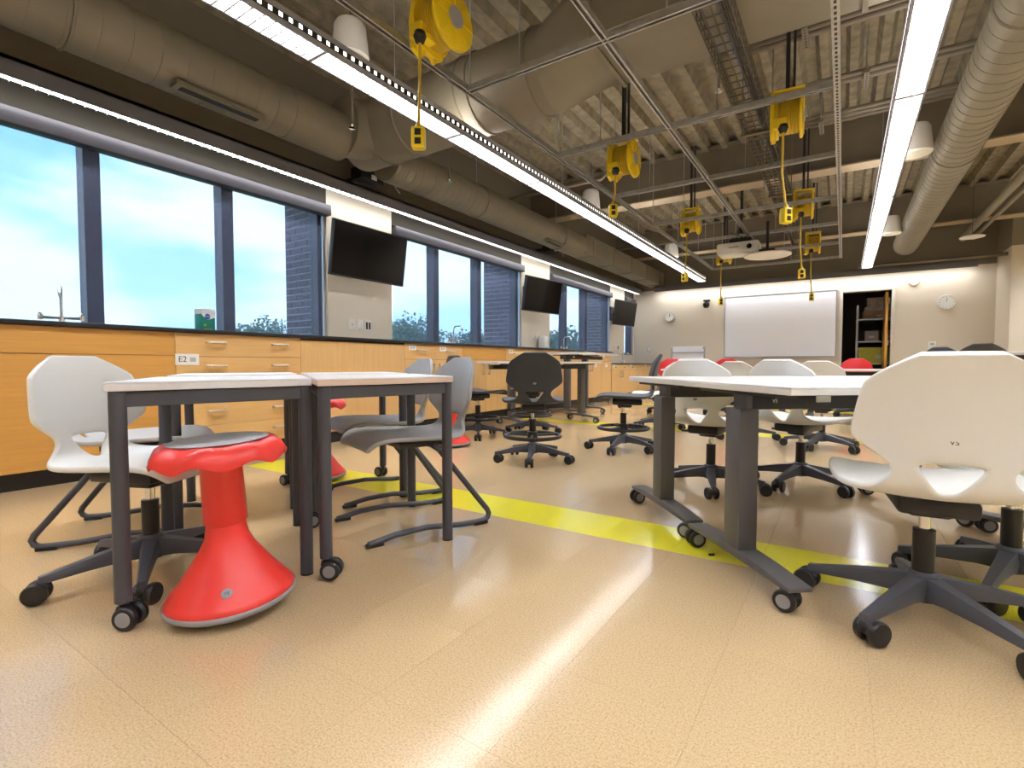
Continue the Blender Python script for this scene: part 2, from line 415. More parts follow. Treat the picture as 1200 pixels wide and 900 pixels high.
# exterior brick piers, each brick built on the faces seen through the windows
BL, BH, MJ = 0.194, 0.060, 0.014
brick_m = MB().box((0, 0, 0), (BL, 0.02, BH)).mesh('brick', 'brick', 0.003, 1)
half_m = MB().box((0, 0, 0), (BL/2-MJ/2, 0.02, BH)).mesh('half_brick', 'brick', 0.003, 1)
for k, y in enumerate((3.42, 7.22, 11.05)):
    p = empty('brick_pier', (XW-T, y, -0.5), label='grey-purple brick pier outside, seen through the %s window' % ['nearest', 'second', 'third'][k], cat='brick pier', group='brick piers outside the windows')
    MB().b2((-0.632, 0.012, 0), (0, 0.70, 4.2)).build('mortar_core', 'mortar', p)
    rows = int(2.3/(BH+MJ)); zb = 1.3
    for r in range(rows):
        z = zb+r*(BH+MJ)
        off = 0 if r % 2 else (BL+MJ)/2
        x = -0.01
        if off:
            inst('brick', half_m, p, (x-(BL/2-MJ/2)/2, 0.012, z)); x -= off
        while x-BL > -0.66:
            inst('brick', brick_m, p, (x-BL/2, 0.012, z)); x -= BL+MJ
        if 0.66+x > 0.10:
            inst('brick', half_m, p, (x-(BL/2-MJ/2)/2, 0.012, z))

# outdoors: lawn, trees
gr = MB().b2((-200, -120, -4.2), (XW-3, 200, -4.0)).build('lawn', 'grass'); tag(gr, 'green lawn far below the windows outside', 'lawn', kind='stuff')
def tree(x, y, h, r, label, seed):
    rd = random.Random(seed)
    t = empty('tree', (x, y, -4.0), label=label, cat='tree', group='trees beyond the windows')
    MB().tube([(0, 0, 0), (0.1, 0, h*0.4), (0, 0.1, h*0.75)], [0.25, 0.2, 0.08], 8).build('trunk', 'bark', t)
    mb = MB()
    for _ in range(6000):
        a = rd.uniform(0, 2*PI); c = rd.uniform(-1, 1); rr = r*rd.random()**0.45
        lob = 1+0.22*math.sin(3*a+seed)+0.15*math.sin(5*c*3+a)
        px, py, pz = rr*lob*math.sqrt(1-c*c)*math.cos(a), rr*lob*math.sqrt(1-c*c)*math.sin(a), h*0.68+0.32*h*c*lob*0.9*(rr/r)
        s_ = rd.uniform(0.10, 0.24); m = Matrix.Rotation(rd.uniform(0, 6), 3, Vector((rd.random(), rd.random(), rd.random())).normalized())
        mb.add([Vector((px, py, pz))+m @ Vector(q) for q in ((-s_, 0, 0), (0, -s_*0.6, 0.05), (s_, 0, 0), (0, s_*0.6, 0.05))], [(0, 1, 2, 3)])
    tag(mb.build('foliage', 'leaf', t), kind='stuff')
tree(-45, 26.6, 8.9, 3.6, 'round green tree low in the right pane of the nearest window', 3)
tree(-32.3, 32.6, 9.0, 3.0, 'bushy green tree behind the left pane of the second window', 5)
tree(-33, 42, 8.4, 2.6, 'green tree behind the faucet in the second window', 8)
tree(-21, 40, 8.0, 2.2, 'small green tree seen in the third window', 11)

# ================================================================== LUMINAIRES
LZ = 2.50
blade_p = MB().b2((-0.072, -0.005, 0.002), (0.072, 0.005, 0.034)).mesh('louver_blade', 'blade')
MT['uplamp'] = mat('uplight', (1.0, 0.94, 0.86), 0.5, emit=LAMP*0.16)
MT['slot'] = mat('lit_slot', (1, 0.97, 0.93), 0.5, emit=1.6)
def pendant(x, y0, y1, label, blades=True):
    p = empty('pendant_light', (x, y0, LZ), label=label, cat='ceiling light', group='long pendant lights')
    ln = y1-y0
    mb = MB()
    mb.b2((-0.085, 0, 0), (-0.073, ln, 0.10)).b2((0.073, 0, 0), (0.085, ln, 0.10)).b2((-0.073, 0, 0.060), (0.073, ln, 0.10))
    mb.b2((-0.073, 0, 0), (0.073, 0.01, 0.06)).b2((-0.073, ln-0.01, 0), (0.073, ln, 0.06))
    mb.build('housing', 'fixs', p)
    MB().b2((-0.073, 0.012, 0.040), (0.073, ln-0.012, 0.0595)).build('lamp_strip', 'lamp', p)
    MB().b2((-0.06, 0.05, 0.1005), (0.06, ln-0.05, 0.104)).build('uplight_strip', 'uplamp', p)
    if blades:
        for s in (-1, 1):
            MB().b2((s*0.085, 0.02, 0.030), (s*0.0865, ln-0.02, 0.066)).build('slot_band', 'galv_d', p)
        mb = MB()
        k = 0.06
        while k < ln-0.06:
            for s in (-1, 1): mb.b2((s*0.0863, k, 0.036), (s*0.0872, k+0.022, 0.060))
            k += 0.058
        tag(mb.build('lit_slots', 'slot', p), kind='stuff')
        k = 0.05
        while k < ln-0.05:
            inst('louver_blade', blade_p, p, (0, k, 0)); k += 0.062
        k = 1.22
        while k < ln-0.3:
            MB().b2((-0.0735, k-0.012, 0.001), (0.0735, k+0.012, 0.03)).build('section_joint', 'fixs', p); k += 1.22
    k = 0.6
    while k < ln:
        MB().cyl((0, k, 0.10), (0, k, ZD-LZ-0.05), 0.0025, 6).build('hanger_wire', 'alu', p); k += 2.44
    return p
pendant(-2.58, -3.0, 11.38, 'long white louvred pendant light running nearest the window wall')
pendant(0.33, -3.0, 11.46, 'long bright pendant light right of the steel strut grid')
pendant(3.24, -3.0, 11.42, 'unseen long pendant light furthest right, added to light the room', False)  # unseen repeat of the pendant row, added for the light it gives

def wall_light(name, loc, ln, along_y, label):
    p = empty('wall_light', loc, label=label, cat='wall light', group='wall-wash strip lights')
    if not along_y: p.rotation_euler = (0, 0, -PI/2)
    # section: wall side x<0, room side x>0 ; runs along +y
    mb = MB()
    mb.b2((0.045, 0, 0.0), (0.055, ln, 0.125)).b2((-0.055, 0, 0.03), (-0.045, ln, 0.125)).b2((-0.055, 0, 0.10), (0.055, ln, 0.125))
    mb.b2((-0.045, 0, 0.02), (0.045, 0.01, 0.1)).b2((-0.045, ln-0.01, 0.02), (0.045, ln, 0.1))
    mb.build('housing', 'fix', p)
    MB().b2((-0.045, 0.012, 0.018), (0.045, ln-0.012, 0.030)).build('lamp_strip', 'striplamp', p)
    k = 0.05
    bm_ = MB().b2((-0.044, -0.0015, 0.004), (0.044, 0.0015, 0.018)).mesh('louver_blade', 'blade')
    while k < ln-0.02 and along_y:
        inst('louver_blade', bm_, p, (0, k, 0)); k += 0.062
    k = 0.5
    while k < ln:
        MB().b2((-0.22, k-0.02, 0.10), (-0.05, k+0.02, 0.12)).build('wall_bracket', 'fix', p); k += 1.9
    return p
wall_light('l', (-4.29, -0.9, 2.455), 13.2, True, 'dark grey strip light along the window wall above the windows')
wall_light('b', (-3.9, 12.33, 2.49), 5.9, False, 'dark grey strip light along the back wall above the whiteboard')

# ================================================================== STRUT GRID
RZ = 2.60
def c_profile(w=0.041, t=0.003, lip=0.010):
    h = w/2
    return [(-h, 0), (-h, w), (h, w), (h, 0), (lip, 0), (lip, 0.007), (h-t, 0.007), (h-t, w-t), (-h+t, w-t), (-h+t, 0.007), (-lip, 0.007), (-lip, 0)]
def strut(name, p0, p1, m, parent, z=0.0):
    p0, p1 = Vector(p0), Vector(p1); d = (p1-p0); ln = d.length; d.normalize(); s = Vector((d.y, -d.x, 0))
    pr = c_profile(); n = len(pr)
    vs = [p0+s*a+Vector((0, 0, b)) for a, b in pr]+[p1+s*a+Vector((0, 0, b)) for a, b in pr]
    fs = [(i, (i+1) % n, n+(i+1) % n, n+i) for i in range(n)]
    return MB().add(vs, fs).build(name, m, parent)
RA, RB, RC, RY1 = -2.215, -1.20, -0.075, 10.70
g = empty('strut_grid', (0, 0, RZ), label='suspended grid of galvanised steel strut channels under the ceiling', cat='ceiling grid')
strut('long_rail', (RA, -0.5, 0), (RA, RY1, 0), 'galv', g)
strut('long_rail', (RB, -0.5, 0.001), (RB, 9.5, 0.001), 'galv', g)
rc = MB().b2((RC-0.0205, -0.5, 0), (RC+0.0205, RY1, 0.041)).build('long_rail', 'galv', g)
mb = MB(); k = 0.5
while k < RY1:
    mb.b2((RC-0.007, k, -0.0008), (RC+0.007, k+0.028, 0.002)); k += 0.051
tag(mb.build('rail_slots', 'galv_d', rc), kind='stuff')
CR = [0.2, 1.5, 2.81, 4.12, 5.46, 6.85, 8.12, 9.42, 10.68]
for y in CR: strut('cross_rail', (RA, y, -0.0015), (RC, y, -0.0015), 'galv', g)
for y in CR:
    for x in (RA, (RA+RB)/2-0.1, RB+0.35, RC):
        MB().cyl((x, y+0.03, 0.03), (x, y+0.03, ZD-RZ-0.09), 0.005, 6).build('threaded_rod', 'galv', g)

# ================================================================== CORD REELS
def reel(loc, box_z, label, dx=0.0, turn=0.0, sock=0.0):
    r = empty('cord_reel', loc, turn, label=label, cat='cord reel', group='yellow retractable cord reels')
    top = ZD-loc[2]-0.09
    MB().b2((-0.040, -0.02, 0.185), (-0.012, 0.02, top)).b2((0.008, -0.010, 0.185), (0.026, 0.010, top)).build('drop_post', 'blackp', r)
    MB().b2((-0.13, -0.07, 0.168), (0.09, 0.07, 0.185)).b2((-0.13, -0.06, 0.13), (-0.112, 0.06, 0.17)).build('top_bracket', 'yellow', r, 0.004)
    # side frame plate with notched foot
    poly = [(-0.11, 0.16), (0.11, 0.16), (0.13, 0.02), (0.11, -0.12), (0.05, -0.165), (0.02, -0.14), (-0.03, -0.14), (-0.06, -0.185), (-0.13, -0.16), (-0.14, -0.02)]
    n = len(poly)
    vs = [(-0.135, a, b) for a, b in poly]+[(-0.105, a, b) for a, b in poly]
    MB().add(vs, [tuple(range(n)), tuple(range(2*n-1, n-1, -1))]+[(i, n+i, n+(i+1) % n, (i+1) % n) for i in range(n)]).build('frame_plate', 'yellow', r, 0.003)
    MB().cyl((-0.10, 0, 0), (-0.085, 0, 0), 0.150, 28).build('inner_flange', 'yellow', r)
    mb = MB()
    for i in range(8):
        x = -0.075+i*0.0165; mb.tube([(x, 0.118*math.cos(2*PI*k/24), 0.118*math.sin(2*PI*k/24)) for k in range(24)], 0.0085, 6, True)
    mb.cyl((-0.085, 0, 0), (0.06, 0, 0), 0.112, 24)
    mb.build('wound_cord', 'yellow2', r)
    fo = MB().cyl((0.058, 0, 0), (0.074, 0, 0), 0.165, 32).cyl((0.074, 0, 0), (0.082, 0, 0), 0.165, 32, 0.150).build('outer_flange', 'yellow', r)
    mb = MB()
    for i in range(8):
        a = 2*PI*i/8
        mb.box((0.084, 0.105*math.cos(a), 0.105*math.sin(a)), (0.008, 0.085, 0.012), 0, Matrix.Rotation(a, 3, 'X'))
    mb.build('flange_ribs', 'yellow', fo)
    MB().cyl((0.082, 0, 0), (0.094, 0, 0), 0.055, 20).build('hub_cap', 'fixs', r)
    MB().b2((-0.11, -0.165, -0.13), (-0.02, -0.115, -0.06)).b2((-0.10, -0.12, -0.12), (-0.03, -0.02, -0.09)).build('guide_arm', 'yellow', r, 0.008)
    MB().lathe([(0.004, -0.036), (0.024, -0.030), (0.036, 0), (0.028, 0.026), (0.004, 0.034)], 16, (-0.045, -0.145, -0.135)).build('ball_stop', 'dark', r)
    zb = box_z-loc[2]
    MB().tube([(-0.045, -0.145, -0.15), (-0.047, -0.147, (zb-0.15)/2), (-0.045+dx, -0.145, zb+0.05)], 0.0085, 8).build('cord', 'yellow2', r)
    bx = MB().box((0, 0, 0), (0.075, 0.06, 0.115)).build('outlet_box', 'yellow', r, 0.012, loc=(-0.045+dx, -0.145, zb), rz=sock)
    MB().cyl((0, 0, 0.055), (0, 0, 0.085), 0.022, 12, 0.010).build('strain_relief', 'yellow2', bx)
    for s in (-1, 1):
        for q in (-1, 1): MB().box((0, q*0.0305, s*0.024), (0.034, 0.003, 0.034)).build('socket', 'dark', bx, 0.001)
    return r
reel((-1.90, 2.20, 2.62), 1.95, 'largest yellow cord reel at top of picture, above the nearest pendant', -0.015, 0.0, 0.6)
reel((-1.67, 4.42, 2.56), 2.08, 'yellow cord reel with short cord between the two left strut rails', -0.02, 0.0, 0.5)
reel((-0.37, 4.42, 2.60), 1.82, 'yellow cord reel near the slotted strut rail with cord hanging lowest', 0.03, 0.05, 0.8)
reel((-1.74, 7.12, 2.64), 1.89, 'yellow cord reel with its box hanging before the pendant end', -0.02, 0.0, -0.4)
reel((-0.42, 7.12, 2.64), 1.80, 'third-row yellow cord reel at right, in front of the last right one', 0.02, 0.05, 0.1)
reel((-1.78, 9.62, 2.66), 1.82, 'yellow cord reel behind the white projector', 0.0, 0.0, 0.4)
reel((-0.43, 9.62, 2.68), 1.80, 'farthest right yellow cord reel, box hanging before the whiteboard', 0.02, 0.05, 0.0)

# ================================================================== PROJECTOR, CEILING DEVICES
p = empty('projector', (-1.33, 8.2, 2.34), label='white ceiling projector hanging from the strut grid', cat='projector')
MB().box((0, 0, 0.09), (0.56, 0.36, 0.16)).build('body', 'white', p, 0.02)
MB().box((0, 0, 0.012), (0.50, 0.30, 0.024)).build('base_plate', 'white', p, 0.004)
MB().box((-0.05, -0.181, 0.10), (0.14, 0.004, 0.022)).build('vent', 'inkg', p)
MB().cyl((0.16, -0.18, 0.09), (0.16, -0.195, 0.09), 0.035, 20).build('lens', 'screen', p)
MB().box((0.02, 0.02, 0.205), (0.30, 0.20, 0.07)).cyl((0.02, 0.02, 0.20), (0.02, 0.02, 1.32), 0.02, 10).build('mount', 'blackp', p)
mb = MB()
for i in range(6):
    a = random.uniform(0, 6)
    mb.tube([(0.02+0.1*math.cos(a), 0.1*math.sin(a), 0.24), (0.2*math.cos(a+1), 0.15*math.sin(a+1), 0.31+0.03*random.random()), (0.1*math.cos(a+2), 0.12*math.sin(a+2), 0.25), (0.03, 0.04, 0.5)], 0.006, 6)
mb.build('cables', 'blackp', p)
p = empty('ceiling_disc', (-0.93, 8.0, 2.25), label='round white disc hanging beside the projector', cat='ceiling panel')
MB().lathe([(0.02, 0), (0.29, 0), (0.305, 0.008), (0.30, 0.02), (0.05, 0.03)], 40).build('disc', 'white', p)
MB().cyl((0, 0, 0.02), (0, 0, RZ-2.25+0.14), 0.02, 10).box((0, 0, 0.06), (0.2, 0.16, 0.07)).build('stem', 'blackp', p)

def hang_speaker(loc, label, s=1.0):
    p = empty('pendant_speaker', loc, label=label, cat='speaker', group='white pendant speakers')
    MB().lathe([(0.02, 0.0), (0.125*s, 0.0), (0.140*s, 0.012), (0.138*s, 0.03), (0.118*s, 0.24*s), (0.10*s, 0.27*s), (0.05*s, 0.285*s)], 32).build('shell', 'white', p)
    MB().lathe([(0.01, -0.002), (0.118*s, -0.002), (0.120*s, 0.003)], 32).build('grille', 'plate', p)
    MB().cyl((0, 0, 0.28*s), (0, 0, ZD-loc[2]-0.09), 0.004, 6).build('cable', 'blackp', p)
hang_speaker((-3.20, 2.62, 3.05), 'white pendant speaker behind the near end of the left pendant light')
hang_speaker((-3.13, 6.85, 2.98), 'white pendant speaker behind the middle of the left pendant light')
hang_speaker((-2.85, 10.0, 2.80), 'white pendant speaker behind the far end of the left pendant light')
hang_speaker((0.53, 6.20, 2.72), 'white pendant speaker between the right pendant light and round duct')
hang_speaker((0.58, 9.90, 2.75), 'far white pendant speaker beside the end of the round duct')
p = empty('ceiling_speaker', (1.66, 10.7, 2.72), label='flat round white speaker under the ceiling at far right', cat='speaker')
MB().lathe([(0.02, 0), (0.15, 0), (0.16, 0.01), (0.12, 0.03)], 28).build('grille', 'white', p)
MB().cyl((0, 0, 0.02), (0, 0, 0.96), 0.003, 8).build('stem', 'blackp', p)
p = empty('white_ceiling_panel', (-0.68, 1.95, 2.68), 0.1, label='white rounded panel cut by the top edge of picture', cat='ceiling panel')
MB().box((0, 0, 0.02), (0.32, 0.30, 0.035)).build('panel', 'white', p, 0.015)
MB().cyl((0, 0, 0.03), (0, 0, 0.99), 0.012, 8).build('stem', 'blackp', p)
for k, (y, lb) in enumerate(((3.62, 'black control box above the first television'), (7.55, 'black control box above the second television'))):
    p = empty('control_box', (-4.18, y, 2.60), label=lb, cat='electrical box', group='black boxes above the wall light')
    MB().box((0, 0, 0.07), (0.16, 0.30, 0.13)).build('box', 'dark', p, 0.008)
    MB().tube([(0.05, 0.16, 0.06), (0.08, 0.26, 0.12), (0.04, 0.36, 0.05), (0.02, 0.44, 0.02)], 0.008, 6).build('cable', 'inkg', p)
    MB().box((-0.19, 0, 0.07), (0.22, 0.06, 0.05)).build('bracket', 'blackp', p)
    MB().box((0.0815, 0.02, 0.05), (0.003, 0.07, 0.05)).build('tag', 'white', p)

# ================================================================== DUCTS, BEAMS, PIPES
def duct_y(x, z, r, y0, y1, label, name='round_duct', seam=0.19, cap=True):
    p = empty(name, (x, y0, z), label=label, cat='duct', group='round ducts')
    MB().cyl((0, 0, 0), (0, y1-y0, 0), r, 40, caps=cap).build('shell', 'duct', p)
    mb = MB(); k = 0.05
    while k < y1-y0:
        mb.tube([(r*math.cos(2*PI*i/32), k+0.03*i/32*0, r*math.sin(2*PI*i/32)) for i in range(32)], 0.0035, 4, True); k += seam
    tag(mb.build('spiral_seam', 'duct', p), kind='stuff')
    for k in (1.5, 3.6, 6.2, 8.7):
        if k < y1-y0:
            MB().tube([((r+0.004)*math.cos(2*PI*i/32), k, (r+0.004)*math.sin(2*PI*i/32)) for i in range(32)], 0.010, 6, True).build('coupling_ring', 'duct', p)
            MB().cyl((0, k, r), (0, k, ZD-z-0.08), 0.005, 6).build('hanger_rod', 'galv', p)
    return p
d1 = duct_y(-3.9, 2.80, 0.20, -2.5, 3.05, 'taupe round duct above the nearest window', seam=0.16)
MB().box((0.10, 4.45, -0.19), (0.10, 0.62, 0.035)).build('grille_frame', 'duct', d1, 0.004)
MB().box((0.10, 4.45, -0.209), (0.055, 0.54, 0.006)).build('grille_slot', 'galv_d', d1)
MB().cyl((0, 5.0, 0), (0, 5.57, 0), 0.205, 40, 0.205).build('end_collar', 'duct', d1)
d2 = duct_y(-3.9, 2.77, 0.195, 3.62, 8.0, 'taupe spiral round duct above the second and third windows', seam=0.10)
MB().box((0.12, 3.3, -0.17), (0.10, 0.5, 0.035)).build('grille_frame', 'duct', d2, 0.004)
MB().box((0.12, 3.3, -0.19), (0.055, 0.42, 0.006)).build('grille_slot', 'galv_d', d2)
d3 = empty('square_duct', (-3.9, 8.0, 2.77), label='square taupe duct run at far end of the window wall', cat='duct')
MB().b2((-0.17, 0, -0.14), (0.17, 4.5, 0.19)).build('shell', 'duct', d3, 0.006)
for k in range(5): MB().b2((-0.18, 0.3+k*0.95, -0.15), (0.18, 0.34+k*0.95, 0.20)).build('flange', 'duct', d3)
# main cross duct: elbow + round part + rectangular trunk
d4 = empty('cross_duct', (-3.9, 3.40, 2.93), label='large taupe duct crossing the ceiling from left duct to rectangular trunk', cat='duct')
MB().cyl((-0.10, 0, 0), (2.05, 0, 0), 0.30, 44).build('round_section', 'duct', d4)
MB().tube([(0.42-0.36*math.cos(a), -0.36+0.36*math.sin(a), -0.06+0.04*a) for a in [i*PI/2/8 for i in range(9)]], 0.25, 28).build('elbow', 'duct', d4)
for x in (0.25, 0.62, 1.30, 1.42, 1.95):
    MB().tube([(x, 0.303*math.cos(2*PI*i/36), 0.303*math.sin(2*PI*i/36)) for i in range(36)], 0.011, 6, True).build('coupling_ring', 'duct', d4)
# transition
n = 36; vs = []
for i in range(n):
    a = 2*PI*i/n; vs.append((2.05, 0.30*math.cos(a), 0.30*math.sin(a)))
for i in range(n):
    a = 2*PI*i/n; c, s = math.cos(a), math.sin(a); q = max(abs(c)/0.33, abs(s)/0.22); vs.append((2.45, c/q, s/q+0.13))
MB().add(vs, [(i, (i+1) % n, n+(i+1) % n, n+i) for i in range(n)]).build('transition', 'duct', d4, ang=0.9)
MB().b2((2.45, -0.33, -0.09), (4.5, 0.33, 0.35)).build('rectangular_trunk', 'duct', d4, 0.004)
for x in (2.46, 3.2, 3.95):
    MB().b2((x, -0.345, -0.105), (x+0.03, 0.345, 0.365)).build('flange', 'duct', d4)
d5 = duct_y(0.90, 2.88, 0.19, -2.0, 11.55, 'taupe spiral round duct right of the right pendant light', seam=0.14)
for k, y in enumerate((7.45, 11.28)):
    p = empty('ceiling_beam', (0, y, 3.10), label=['nearer taupe steel I-beam crossing the ceiling', 'farther taupe steel I-beam crossing near the back wall'][k], cat='beam', group='steel ceiling beams')
    MB().b2((XW, -0.13, 0), (XR, 0.13, 0.018)).build('bottom_flange', 'flange', p)
    MB().b2((XW, -0.012, 0.018), (XR, 0.012, 0.57)).build('web', 'taupe', p)
    MB().b2((XW, -0.13, 0.57), (XR, 0.13, 0.59)).build('top_flange', 'taupe', p)
# conduits running across the room, hung on trapezes
zc = 3.30
names = ['thin', 'thick']
for k, (y, z, r) in enumerate(((4.55, 3.33, 0.022), (4.63, 3.33, 0.018), (4.71, 3.33, 0.025), (5.55, 3.33, 0.022), (5.64, 3.33, 0.03), (6.35, 3.35, 0.022), (6.44, 3.35, 0.03), (6.55, 3.35, 0.018))):
    c = MB().tube([(-1.1+0.15*k % 0.6, y, z), (5.2, y, z)], r, 10).build('conduit', 'taupe')
    bn = ['nearest', 'nearest', 'nearest', 'middle', 'middle', 'farthest', 'farthest', 'farthest'][k]
    tag(c, '%s conduit of the %s bundle crossing above the right pendant' % (['front', 'thin middle', 'thick rear', 'front', 'thick rear', 'front', 'thick middle', 'thin rear'][k], bn), 'conduit', 'conduits of the %s bundle' % bn)
for k, (x, y, w) in enumerate(((-0.3, 4.63, 0.30), (1.9, 4.63, 0.30), (0.12, 5.60, 0.30), (2.2, 5.60, 0.3), (-0.25, 6.45, 0.34), (2.0, 6.45, 0.34))):
    p = empty('conduit_trapeze', (x, y, 3.26), label='slotted strut trapeze under the %s conduit bundle, %s side' % (['nearest', 'middle', 'farthest'][k//2], ['left', 'right'][k % 2]), cat='hanger', group='conduit trapezes')
    MB().b2((-0.02, -w/2, 0), (0.02, w/2, 0.035)).build('strut', 'taupe', p)
    mb = MB(); q = -w/2+0.02
    while q < w/2-0.02: mb.b2((-0.007, q, -0.001), (0.007, q+0.02, 0.001)); q += 0.04
    mb.build('slots', 'galv_d', p)
    for s in (-1, 1): MB().cyl((0, s*(w/2-0.02), 0.03), (0, s*(w/2-0.02), 0.42), 0.005, 6).build('rod', 'galv', p)
p = MB().tube([(1.72, 0.5, 2.95), (1.72, 11.9, 2.95)], 0.055, 16).build('pipe', 'duct'); tag(p, 'thick taupe pipe running to the back wall at far right', 'pipe')
p = MB().tube([(1.86, 0.5, 2.93), (1.86, 11.9, 2.93)], 0.03, 12).build('pipe', 'duct'); tag(p, 'thin taupe pipe beside the thick pipe at far right', 'pipe')
p = MB().tube([(0.2, 11.85, 2.60), (2.3, 11.85, 2.60)], 0.03, 12).build('pipe', 'taupe'); tag(p, 'taupe sprinkler pipe along the top of the back wall', 'pipe')
p = MB().tube([(-4.3, 6.0, 3.05), (-2.6, 6.0, 3.05), (-2.4, 6.0, 3.2)], 0.02, 10).build('pipe', 'taupe'); tag(p, 'short thin pipe above the spiral duct by the second window', 'pipe')
p = MB().tube([(-4.3, 9.6, 3.0), (-2.7, 9.6, 3.0)], 0.02, 10).build('pipe', 'taupe'); tag(p, 'short thin pipe above the square duct', 'pipe')
# wire-basket cable tray
p = empty('cable_tray', (-0.66, 0, 2.71), label='wire-mesh cable tray running along the ceiling', cat='cable tray')
mb = MB()
ty0, ty1, tw = 2.6, 10.6, 0.19
for i in range(5): mb.tube([(-tw/2+tw*i/4, ty0, 0), (-tw/2+tw*i/4, ty1, 0)], 0.005, 4)
for s in (-1, 1):
    for h in (0.05, 0.1): mb.tube([(s*tw/2, ty0, h), (s*tw/2, ty1, h)], 0.005, 4)
k = ty0
while k < ty1:
    mb.tube([(-tw/2, k, 0.1), (-tw/2, k, 0), (tw/2, k, 0), (tw/2, k, 0.1)], 0.005, 4); k += 0.10
tag(mb.build('wire_mesh', 'tray', p), kind='stuff')
for i in range(4):
    MB().tube([(0.04+0.015*i, ty0+0.3*j, 0.012+0.006*math.sin(j*1.3+i)) for j in range(28)], 0.006, 5).build('cable', 'blue' if i == 0 else 'blackp', p)
for k in range(5):
    MB().b2((-tw/2-0.03, ty0+0.30+1.9*k, -0.02), (tw/2+0.03, ty0+0.34+1.9*k, -0.004)).cyl((-tw/2-0.02, ty0+0.32+1.9*k, -0.01), (-tw/2-0.02, ty0+0.32+1.9*k, 0.95), 0.005, 6).cyl((tw/2+0.02, ty0+0.32+1.9*k, -0.01), (tw/2+0.02, ty0+0.32+1.9*k, 0.95), 0.005, 6).build('support', 'taupe', p)
for k, (x, y, lb) in enumerate(((-0.93, 4.6, 'small white sprinkler head under the cable tray'), (-3.35, 2.75, 'chrome sprinkler head near the first duct'), (-3.35, 3.95, 'chrome sprinkler head under the spiral duct'))):
    p = empty('sprinkler_head', (x, y, [3.02, 2.62, 2.55][k]), label=lb, cat='sprinkler', group='sprinkler heads')
    MB().cyl((0, 0, 0.02), (0, 0, ZD-0.1-[3.02, 2.62, 2.55][k]), 0.012, 8).build('drop_pipe', 'taupe', p)
    MB().lathe([(0.004, 0), (0.028, 0.002), (0.028, 0.006), (0.010, 0.012), (0.014, 0.03)], 16).build('head', ['white', 'chrome', 'chrome'][k], p)

# ================================================================== CABINETS ALONG THE WINDOW WALL
pull_m = MB().tube([(0, -0.062, 0), (0.026, -0.062, 0), (0.031, -0.055, 0), (0.031, 0.055, 0), (0.026, 0.062, 0), (0, 0.062, 0)], 0.0095, 8).mesh('pull', 'nickel')
card_m = MB().b2((0, -0.055, -0.028), (0.0015, 0.055, 0.028)).mesh('card', 'paper')
def card_obj(parent, loc, txt=None):
    c = inst('label_card', card_m, parent, loc)
    if txt: c.scale = (1, 1.4, 1.4)
    if txt:
        t = inst('lettering', text_mesh(txt, 0.040, 'ink'), c, (0.002, -0.022, 0), (PI/2, 0, PI/2))
        MB().b2((0.0015, 0.012, -0.012), (0.002, 0.040, 0.010)).build('pale_print', 'inkg', c)
    else:
        MB().b2((0.0015, -0.034, -0.014), (0.002, -0.012, 0.016)).b2((0.0015, 0.002, -0.010), (0.002, 0.030, 0.010)).build('pale_print', 'inkg', c)
    return c
ZT0 = 0.945
def cabinet(y0, y1, fronts, label, zt=ZT0, depth=0.60):
    """fronts: list of (name, y0, y1, z0, z1, material, pulls[(y,z,vertical)], card or None)"""
    c = empty('cabinet', (CX, y0, 0), label=label, cat='cabinet', group='maple lab cabinets under the windows')
    MB().b2((-depth, 0.001, 0.10), (-0.021, y1-y0-0.001, zt)).build('carcass', 'gap', c)
    MB().b2((-depth, 0.001, 0), (-0.055, y1-y0-0.001, 0.10)).build('toe_kick', 'kick', c)
    for (nm, a, b, z0, z1, m, pulls, card) in fronts:
        f = MB().b2((-0.010, -(b-a)/2+0.0015, -(z1-z0)/2+0.0015), (0.010, (b-a)/2-0.0015, (z1-z0)/2-0.0015)).build(nm, m, c, 0.0012, 1, loc=(-0.010, (a+b)/2-y0, (z0+z1)/2))
        for (py, pz, v) in pulls:
            h = inst('pull', pull_m, f, (0.010, py-(a+b)/2, pz-(z0+z1)/2), (PI/2, 0, 0) if v else None)
        if card: card_obj(f, (0.010, card[0]-(a+b)/2, card[1]-(z0+z1)/2), card[2])
    return c
Z0, Z1 = 0.105, 0.943
def sink_base(y0, y1, label, cardp=None):
    m = (y0+y1)/2
    return cabinet(y0, y1, [('false_front', y0, y1, 0.775, Z1, 'mapleo', [], None),
        ('door', y0, m, Z0, 0.775, 'maplev', [(m-0.06, 0.66, True)], None), ('door', m, y1, Z0, 0.775, 'maplev', [(m+0.06, 0.66, True)], None)], label)
def drawer_door(y0, y1, label, hinge=1):
    m = (y0+y1)/2
    return cabinet(y0, y1, [('drawer_front', y0, y1, 0.775, Z1, 'maple', [(m, 0.872, False)], (y0+0.12, 0.90, None)),
        ('door', y0, y1, Z0, 0.775, 'maplev', [(y1-0.05 if hinge > 0 else y0+0.05, 0.66, True)], (m, 0.70, None))], label)
def drawers(y0, y1, label, two=True, cards=None, n=5):
    zs = [Z0+(Z1-Z0)*i/n for i in range(n+1)]; fr = []; w = y1-y0
    for i in range(n):
        zc = (zs[i]+zs[i+1])/2+0.02
        pl = [(y0+w*0.28, zc, False), (y0+w*0.80, zc, False)] if two else [((y0+y1)/2, zc, False)]
        fr.append(('drawer_front', y0, y1, zs[i], zs[i+1], 'maple', pl, (cards if (cards and i == n-2) else None)))
    return cabinet(y0, y1, fr, label)
cabinet(-1.3, 0.16, [('false_front', -1.3, 0.16, 0.775, Z1, 'mapleo', [], None), ('panel', -1.3, 0.16, Z0, 0.775, 'mapleo', [], None)], 'maple cabinet at the left end, outside the picture')
